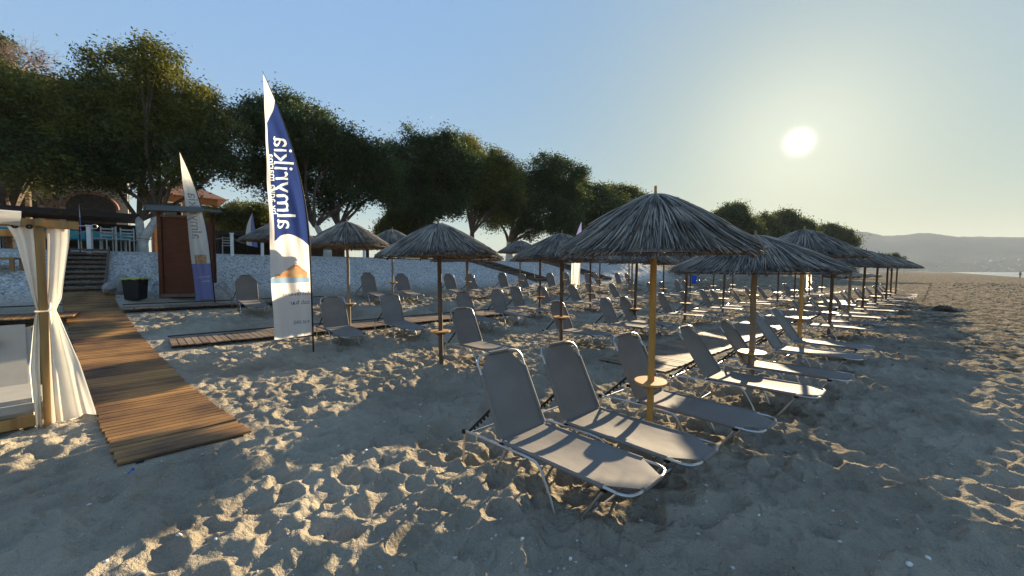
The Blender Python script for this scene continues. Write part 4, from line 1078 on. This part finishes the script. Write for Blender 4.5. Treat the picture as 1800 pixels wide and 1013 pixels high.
tree('spreading dark tree with a pale forked trunk', 34.0, 895, 446, [(905, 320, 34), (945, 335, 40), (900, 360, 42), (960, 300, 34), (985, 310, 34), (950, 375, 40), (1000, 350, 36), (870, 380, 26), (990, 385, 34), (930, 400, 24)], 1900, 'leaf', 'bark_white', 6, clump_r=.55, leaf=.12, tr=.33)
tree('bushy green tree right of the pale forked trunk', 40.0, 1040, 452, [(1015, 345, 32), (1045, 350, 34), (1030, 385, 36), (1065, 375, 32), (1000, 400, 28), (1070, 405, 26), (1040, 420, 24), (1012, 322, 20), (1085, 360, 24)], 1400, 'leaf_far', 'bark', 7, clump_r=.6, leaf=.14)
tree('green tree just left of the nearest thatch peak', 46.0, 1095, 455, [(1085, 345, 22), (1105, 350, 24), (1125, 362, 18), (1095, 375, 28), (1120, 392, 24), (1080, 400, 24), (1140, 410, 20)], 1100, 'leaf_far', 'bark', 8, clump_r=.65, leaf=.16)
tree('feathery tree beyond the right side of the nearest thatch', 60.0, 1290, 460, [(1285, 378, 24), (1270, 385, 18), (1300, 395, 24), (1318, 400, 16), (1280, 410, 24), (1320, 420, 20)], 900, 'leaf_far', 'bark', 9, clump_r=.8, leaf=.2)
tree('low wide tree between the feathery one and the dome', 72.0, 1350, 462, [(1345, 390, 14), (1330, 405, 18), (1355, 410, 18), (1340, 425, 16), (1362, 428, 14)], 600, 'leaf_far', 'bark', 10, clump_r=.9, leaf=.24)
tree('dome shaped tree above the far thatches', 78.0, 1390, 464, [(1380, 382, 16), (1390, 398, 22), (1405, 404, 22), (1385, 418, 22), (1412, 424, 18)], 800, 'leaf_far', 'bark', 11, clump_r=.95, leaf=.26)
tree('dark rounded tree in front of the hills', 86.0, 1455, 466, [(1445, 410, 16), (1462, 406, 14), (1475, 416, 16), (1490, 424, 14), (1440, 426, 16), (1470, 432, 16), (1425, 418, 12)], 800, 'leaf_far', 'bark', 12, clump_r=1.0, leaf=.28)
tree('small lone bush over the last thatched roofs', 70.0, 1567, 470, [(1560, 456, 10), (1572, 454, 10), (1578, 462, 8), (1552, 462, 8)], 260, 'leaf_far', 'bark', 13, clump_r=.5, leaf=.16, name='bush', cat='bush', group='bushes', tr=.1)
tree('sunlit hedge behind the beach bar right of the kiosk', 24.0, 430, 440, [(395, 382, 20), (425, 374, 22), (455, 378, 22), (480, 390, 18), (410, 395, 22), (445, 398, 22)], 900, 'hedge', 'bark', 14, clump_r=.4, leaf=.10, name='hedge', cat='hedge', group='hedges', tr=.1)
tree('bright green shrub between the banner tree and the thatch', 27.0, 700, 442, [(690, 395, 24), (715, 388, 18), (675, 408, 16), (730, 400, 18), (700, 415, 20)], 700, 'hedge', 'bark', 15, clump_r=.4, leaf=.11, name='shrub', cat='shrub', group='hedges', tr=.1)
tree('orange tinged crown at the top left corner', 19.0, -20, 440, [(-5, 75, 16), (-30, 100, 34), (-10, 120, 22)], 380, 'leaf_backlit', 'bark', 16, tr=.16)
# bare twiggy tree
def bare_tree(label, D, px, py_top, seed):
    rs = random.Random(seed); b = at(px, 440, D); b.z = gz(b.x, b.y); t = thing('bare_tree', label, 'tree', b, 0, 'trees along the terrace')
    top = at(px, py_top, D) - b; mb = MB(); tw = MB()
    fz = (at(px, 125, D) - b).z; fork = Vector((0, 0, fz)); mb.tube([(0, 0, -.3), (.05, 0, fz * .5), tuple(fork)], [.2, .16, .11], 8); mb.build('trunk', M['bark'], t, smooth=True)
    Ht = top.z - fz
    def grow(p, d, L, r, lev):
        q = p + d * L; mid = p.lerp(q, .5) + Vector((rs.uniform(-1, 1), rs.uniform(-1, 1), rs.uniform(-1, 1))) * L * .08
        tw.tube([p, mid, q], [r, r * .8, r * .6], 5, cap=False)
        if lev == 0: return
        for k in range(4 if lev > 2 else 3):
            nd = (d + Vector((rs.gauss(0, .62), rs.gauss(0, .62), rs.gauss(0, .42)))).normalized(); grow(p.lerp(q, rs.uniform(.45, 1)), nd, L * rs.uniform(.6, .85), r * .55, lev - 1)
    for k in range(7):
        a = k * .9; grow(fork - Vector((0, 0, rs.uniform(0, .5))), Vector((math.cos(a) * .75, math.sin(a) * .75, .75 + rs.uniform(-.2, .4))).normalized(), Ht * .36, .035, 4)
    tw.build('branches', M['twig'], t)
bare_tree('leafless twiggy tree above the crowns at top left', 17.5, 48, 42, 3)

# ------------------------------------------------------------------ small things on the sand
for k, (px, py, sx, sz) in enumerate(((1432, 482, 1.4, .8), (1452, 480, 1.8, .9), (1472, 481, 1.5, .7), (1490, 480, 1.7, .8), (1508, 481, 1.3, .6), (1525, 481.5, 1.2, .5), (1540, 481.5, 1.0, .4), (1415, 482, 1.4, .8))):
    q = at(px, py + 3, 75 + k * 1.5); q.z = 1.75 - (py + 4 - 477) / F * q.y
    rock('boulder', ['first from the left', 'second from the left', 'third from the left', 'fourth from the left', 'fifth from the left', 'sixth from the left', 'seventh from the left', 'outermost on the left end'][k].join(['dark boulder at the bank foot beyond the far thatches, ', '']), (q.x, q.y, q.z + sz * .2), sx, sx * .8, sz, 40 + k, group='boulders at the far bank foot', cat='boulder', cuts=2)
q = hit(1663, 547); rock('seaweed_heap', 'low dark heap of dried seaweed on the open beach', (q.x, q.y, gz(q.x, q.y) + .02), .42, .34, .20, 77, 'weed', cat='seaweed heap')
q = hit(1220, 512); mb = MB(); V = []; Fs = []
for i in range(9):
    for j in range(7): V.append((.06 * j - .18, .02 * math.sin(j * 1.5 + i * .4), .10 + .075 * i))
for i in range(8):
    for j in range(6): a = i * 7 + j; Fs.append((a, a + 1, a + 8, a + 7))
o = meshobj('towel', V, Fs, M['blue'], None, smooth=True); o.location = (q.x, q.y, gz(q.x, q.y) + .45); md = o.modifiers.new('thick', 'SOLIDIFY'); md.thickness = .008
tag(o, 'bright blue towel hanging beyond the yellow umbrella pole', 'towel')
q = hit(235, 826)
mb = MB(); mb.tube(curve_pts([(0, 0, .0), (.01, -.02, .03), (.03, -.05, .025), (.035, -.10, .012)], 4), .007, 6); o = mb.build('strap', M['blue']); o.location = (q.x, q.y, float(ground_h(np.array([q.x]), np.array([q.y]))[0]) + .015); o.scale = (.8, .8, .8); tag(o, 'bright blue plastic strap sticking out under the boardwalk end', 'strap')
# tuft on the bank
q = hit(692, 466)
def tuft(label, q, n, h, seed):
    rs = random.Random(seed); mb = MB()
    for k in range(n):
        a = rs.uniform(0, 6.28); r = rs.uniform(0, .5) * h; e = Vector((math.cos(a), math.sin(a), rs.uniform(.2, .9))) * h * rs.uniform(.5, 1)
        mb.tube([(math.cos(a) * r * .3, math.sin(a) * r * .3, -.02), tuple(e * .6), tuple(e + Vector((0, 0, -.15 * h)))], [.008, .006, .002], 3, cap=False)
    o = mb.build('dry_bush', M['twig']); o.location = (q.x, q.y, gz(q.x, q.y)); return tag(o, label, 'dry bush')
tuft('small dry reddish bush growing on the pale bank', q, 160, .42, 3)
# pebbles, shells and bits scattered on the sand: nobody could count them
def pebbles():
    rs = np.random.default_rng(9); n = 2600
    r = 2.2 + rs.random(n)**1.6 * 11; a = rs.uniform(-.98, .98, n); x = np.sin(a) * r; y = np.cos(a) * r; z = ground_h(x, y)
    bm = bmesh.new(); bmesh.ops.create_icosphere(bm, subdivisions=1, radius=1); v0 = np.array([v.co[:] for v in bm.verts]); f0 = np.array([[v.index for v in f.verts] for f in bm.faces]); bm.free()
    s_ = (.003 + .017 * rs.random(n)**6)[:, None] * np.array([[1, .8, .55]]) * rs.uniform(.7, 1.4, (n, 3))
    V = v0[None] * s_[:, None, :] * (1 + .15 * rs.normal(size=(n, len(v0), 1)))
    c, sn = np.cos(a * 40), np.sin(a * 40); V = np.stack([V[..., 0] * c[:, None] - V[..., 1] * sn[:, None], V[..., 0] * sn[:, None] + V[..., 1] * c[:, None], V[..., 2]], -1)
    V = V + np.stack([x, y, z + .002], 1)[:, None, :]
    Fq = (f0[None] + (np.arange(n) * len(v0))[:, None, None]).reshape(-1, 3)
    return tag(meshobj('pebbles', V.reshape(-1, 3), Fq, M['pebble']), kind='stuff')
pebbles()
def debris():
    rs = np.random.default_rng(21); n = 5200
    s_ = rs.normal(-6.5, 4.2, n).clip(-16, .5); t_ = 10 + rs.random(n)**1.4 * 80; x = TX * t_ + SX * s_; y = TY * t_ + SY * s_; z = ground_h(x, y)
    bm = bmesh.new(); bmesh.ops.create_icosphere(bm, subdivisions=1, radius=1); v0 = np.array([v.co[:] for v in bm.verts]); f0 = np.array([[v.index for v in f.verts] for f in bm.faces]); bm.free()
    sz = (.006 + .035 * rs.random(n)**4 + .0012 * t_ * rs.random(n))[:, None] * np.array([[1.5, .7, .35]]) * rs.uniform(.6, 1.5, (n, 3))
    V = v0[None] * sz[:, None, :] * (1 + .2 * rs.normal(size=(n, len(v0), 1))); a = rs.uniform(0, 6.28, n); c, sn = np.cos(a), np.sin(a)
    V = np.stack([V[..., 0] * c[:, None] - V[..., 1] * sn[:, None], V[..., 0] * sn[:, None] + V[..., 1] * c[:, None], V[..., 2]], -1) + np.stack([x, y, z + .004], 1)[:, None, :]
    Fq = (f0[None] + (np.arange(n) * len(v0))[:, None, None]).reshape(-1, 3)
    return tag(meshobj('beach_debris', V.reshape(-1, 3), Fq, M['driftbits']), kind='stuff')
debris()
# ------------------------------------------------------------------ the bather far down the beach
def person(loc, rz):
    t = thing('person', 'distant person in dark swimwear walking along the water edge', 'person', loc, rz)
    bm = bmesh.new(); J = {}; sk = []
    def v(n, co, r): J[n] = bm.verts.new(co); sk.append(r); return n
    pts = [('pelvis', (0, 0, .95), .14), ('waist', (0, 0, 1.10), .12), ('chest', (0, .01, 1.32), .15), ('neck', (0, 0, 1.48), .055), ('headc', (0, 0, 1.60), .095), ('headt', (0, 0, 1.70), .07),
           ('shl', (-.17, 0, 1.42), .06), ('ell', (-.23, .03, 1.14), .042), ('wrl', (-.22, -.08, .92), .03), ('hdl', (-.21, -.12, .84), .028), ('shr', (.17, 0, 1.42), .06), ('elr', (.23, .06, 1.14), .042), ('wrr', (.24, .04, .90), .03), ('hdr', (.24, .03, .82), .028),
           ('hipl', (-.09, 0, .88), .10), ('knl', (-.10, -.10, .50), .062), ('anl', (-.10, .0, .09), .04), ('tol', (-.10, -.14, .03), .03), ('hipr', (.09, 0, .88), .10), ('knr', (.10, .04, .49), .062), ('anr', (.10, .20, .10), .04), ('tor', (.10, .08, .02), .03)]
    for p in pts: v(*p)
    for a, b in (('pelvis', 'waist'), ('waist', 'chest'), ('chest', 'neck'), ('neck', 'headc'), ('headc', 'headt'), ('chest', 'shl'), ('shl', 'ell'), ('ell', 'wrl'), ('wrl', 'hdl'), ('chest', 'shr'), ('shr', 'elr'), ('elr', 'wrr'), ('wrr', 'hdr'), ('pelvis', 'hipl'), ('hipl', 'knl'), ('knl', 'anl'), ('anl', 'tol'), ('pelvis', 'hipr'), ('hipr', 'knr'), ('knr', 'anr'), ('anr', 'tor')): bm.edges.new((J[a], J[b]))
    me = bpy.data.meshes.new('body'); bm.to_mesh(me); bm.free(); me.materials.append(M['skin']); o = bpy.data.objects.new('body', me); link(o, t)
    m_ = o.modifiers.new('skin', 'SKIN'); 
    lay = me.skin_vertices[0] if me.skin_vertices else None
    if lay is None: 
        bm = bmesh.new(); bm.from_mesh(me); bm.verts.layers.skin.verify(); bm.to_mesh(me); bm.free(); lay = me.skin_vertices[0]
    for i, r in enumerate(sk): lay.data[i].radius = (r, r)
    lay.data[0].use_root = True
    o.modifiers.new('sub', 'SUBSURF').levels = 1
    mb = MB(); mb.tube([(0, 0, .82), (0, 0, .90), (0, 0, 1.02)], [.17, .175, .15], 16); mb.build('swimwear', M['swim'], t, smooth=True)
    mb = MB(); mb.tube([(0, .01, 1.60), (0, .015, 1.68), (0, .01, 1.74)], [.105, .10, .04], 14); mb.build('hair', M['hair'], t, smooth=True)
q = at(1793, 489.5, 100); person((q.x, q.y, float(prof(st(q.x, q.y)[0]))), R(-30))

# ------------------------------------------------------------------ the air over the bay
hz = MB(); hz.box((300, 1500, 126), (7000, 3600, 266)); hzo = hz.build('haze', None); tag(hzo, kind='stuff')
hm = bpy.data.materials.new('haze'); hm.use_nodes = True; hn = hm.node_tree; hn.nodes.clear()
ho = hn.nodes.new('ShaderNodeOutputMaterial'); hv = hn.nodes.new('ShaderNodeVolumePrincipled')
hv.inputs['Color'].default_value = (.80, .90, 1, 1); hv.inputs['Density'].default_value = .00020; hv.inputs['Anisotropy'].default_value = 0
hn.links.new(hv.outputs[0], ho.inputs['Volume']); hzo.data.materials.append(hm)
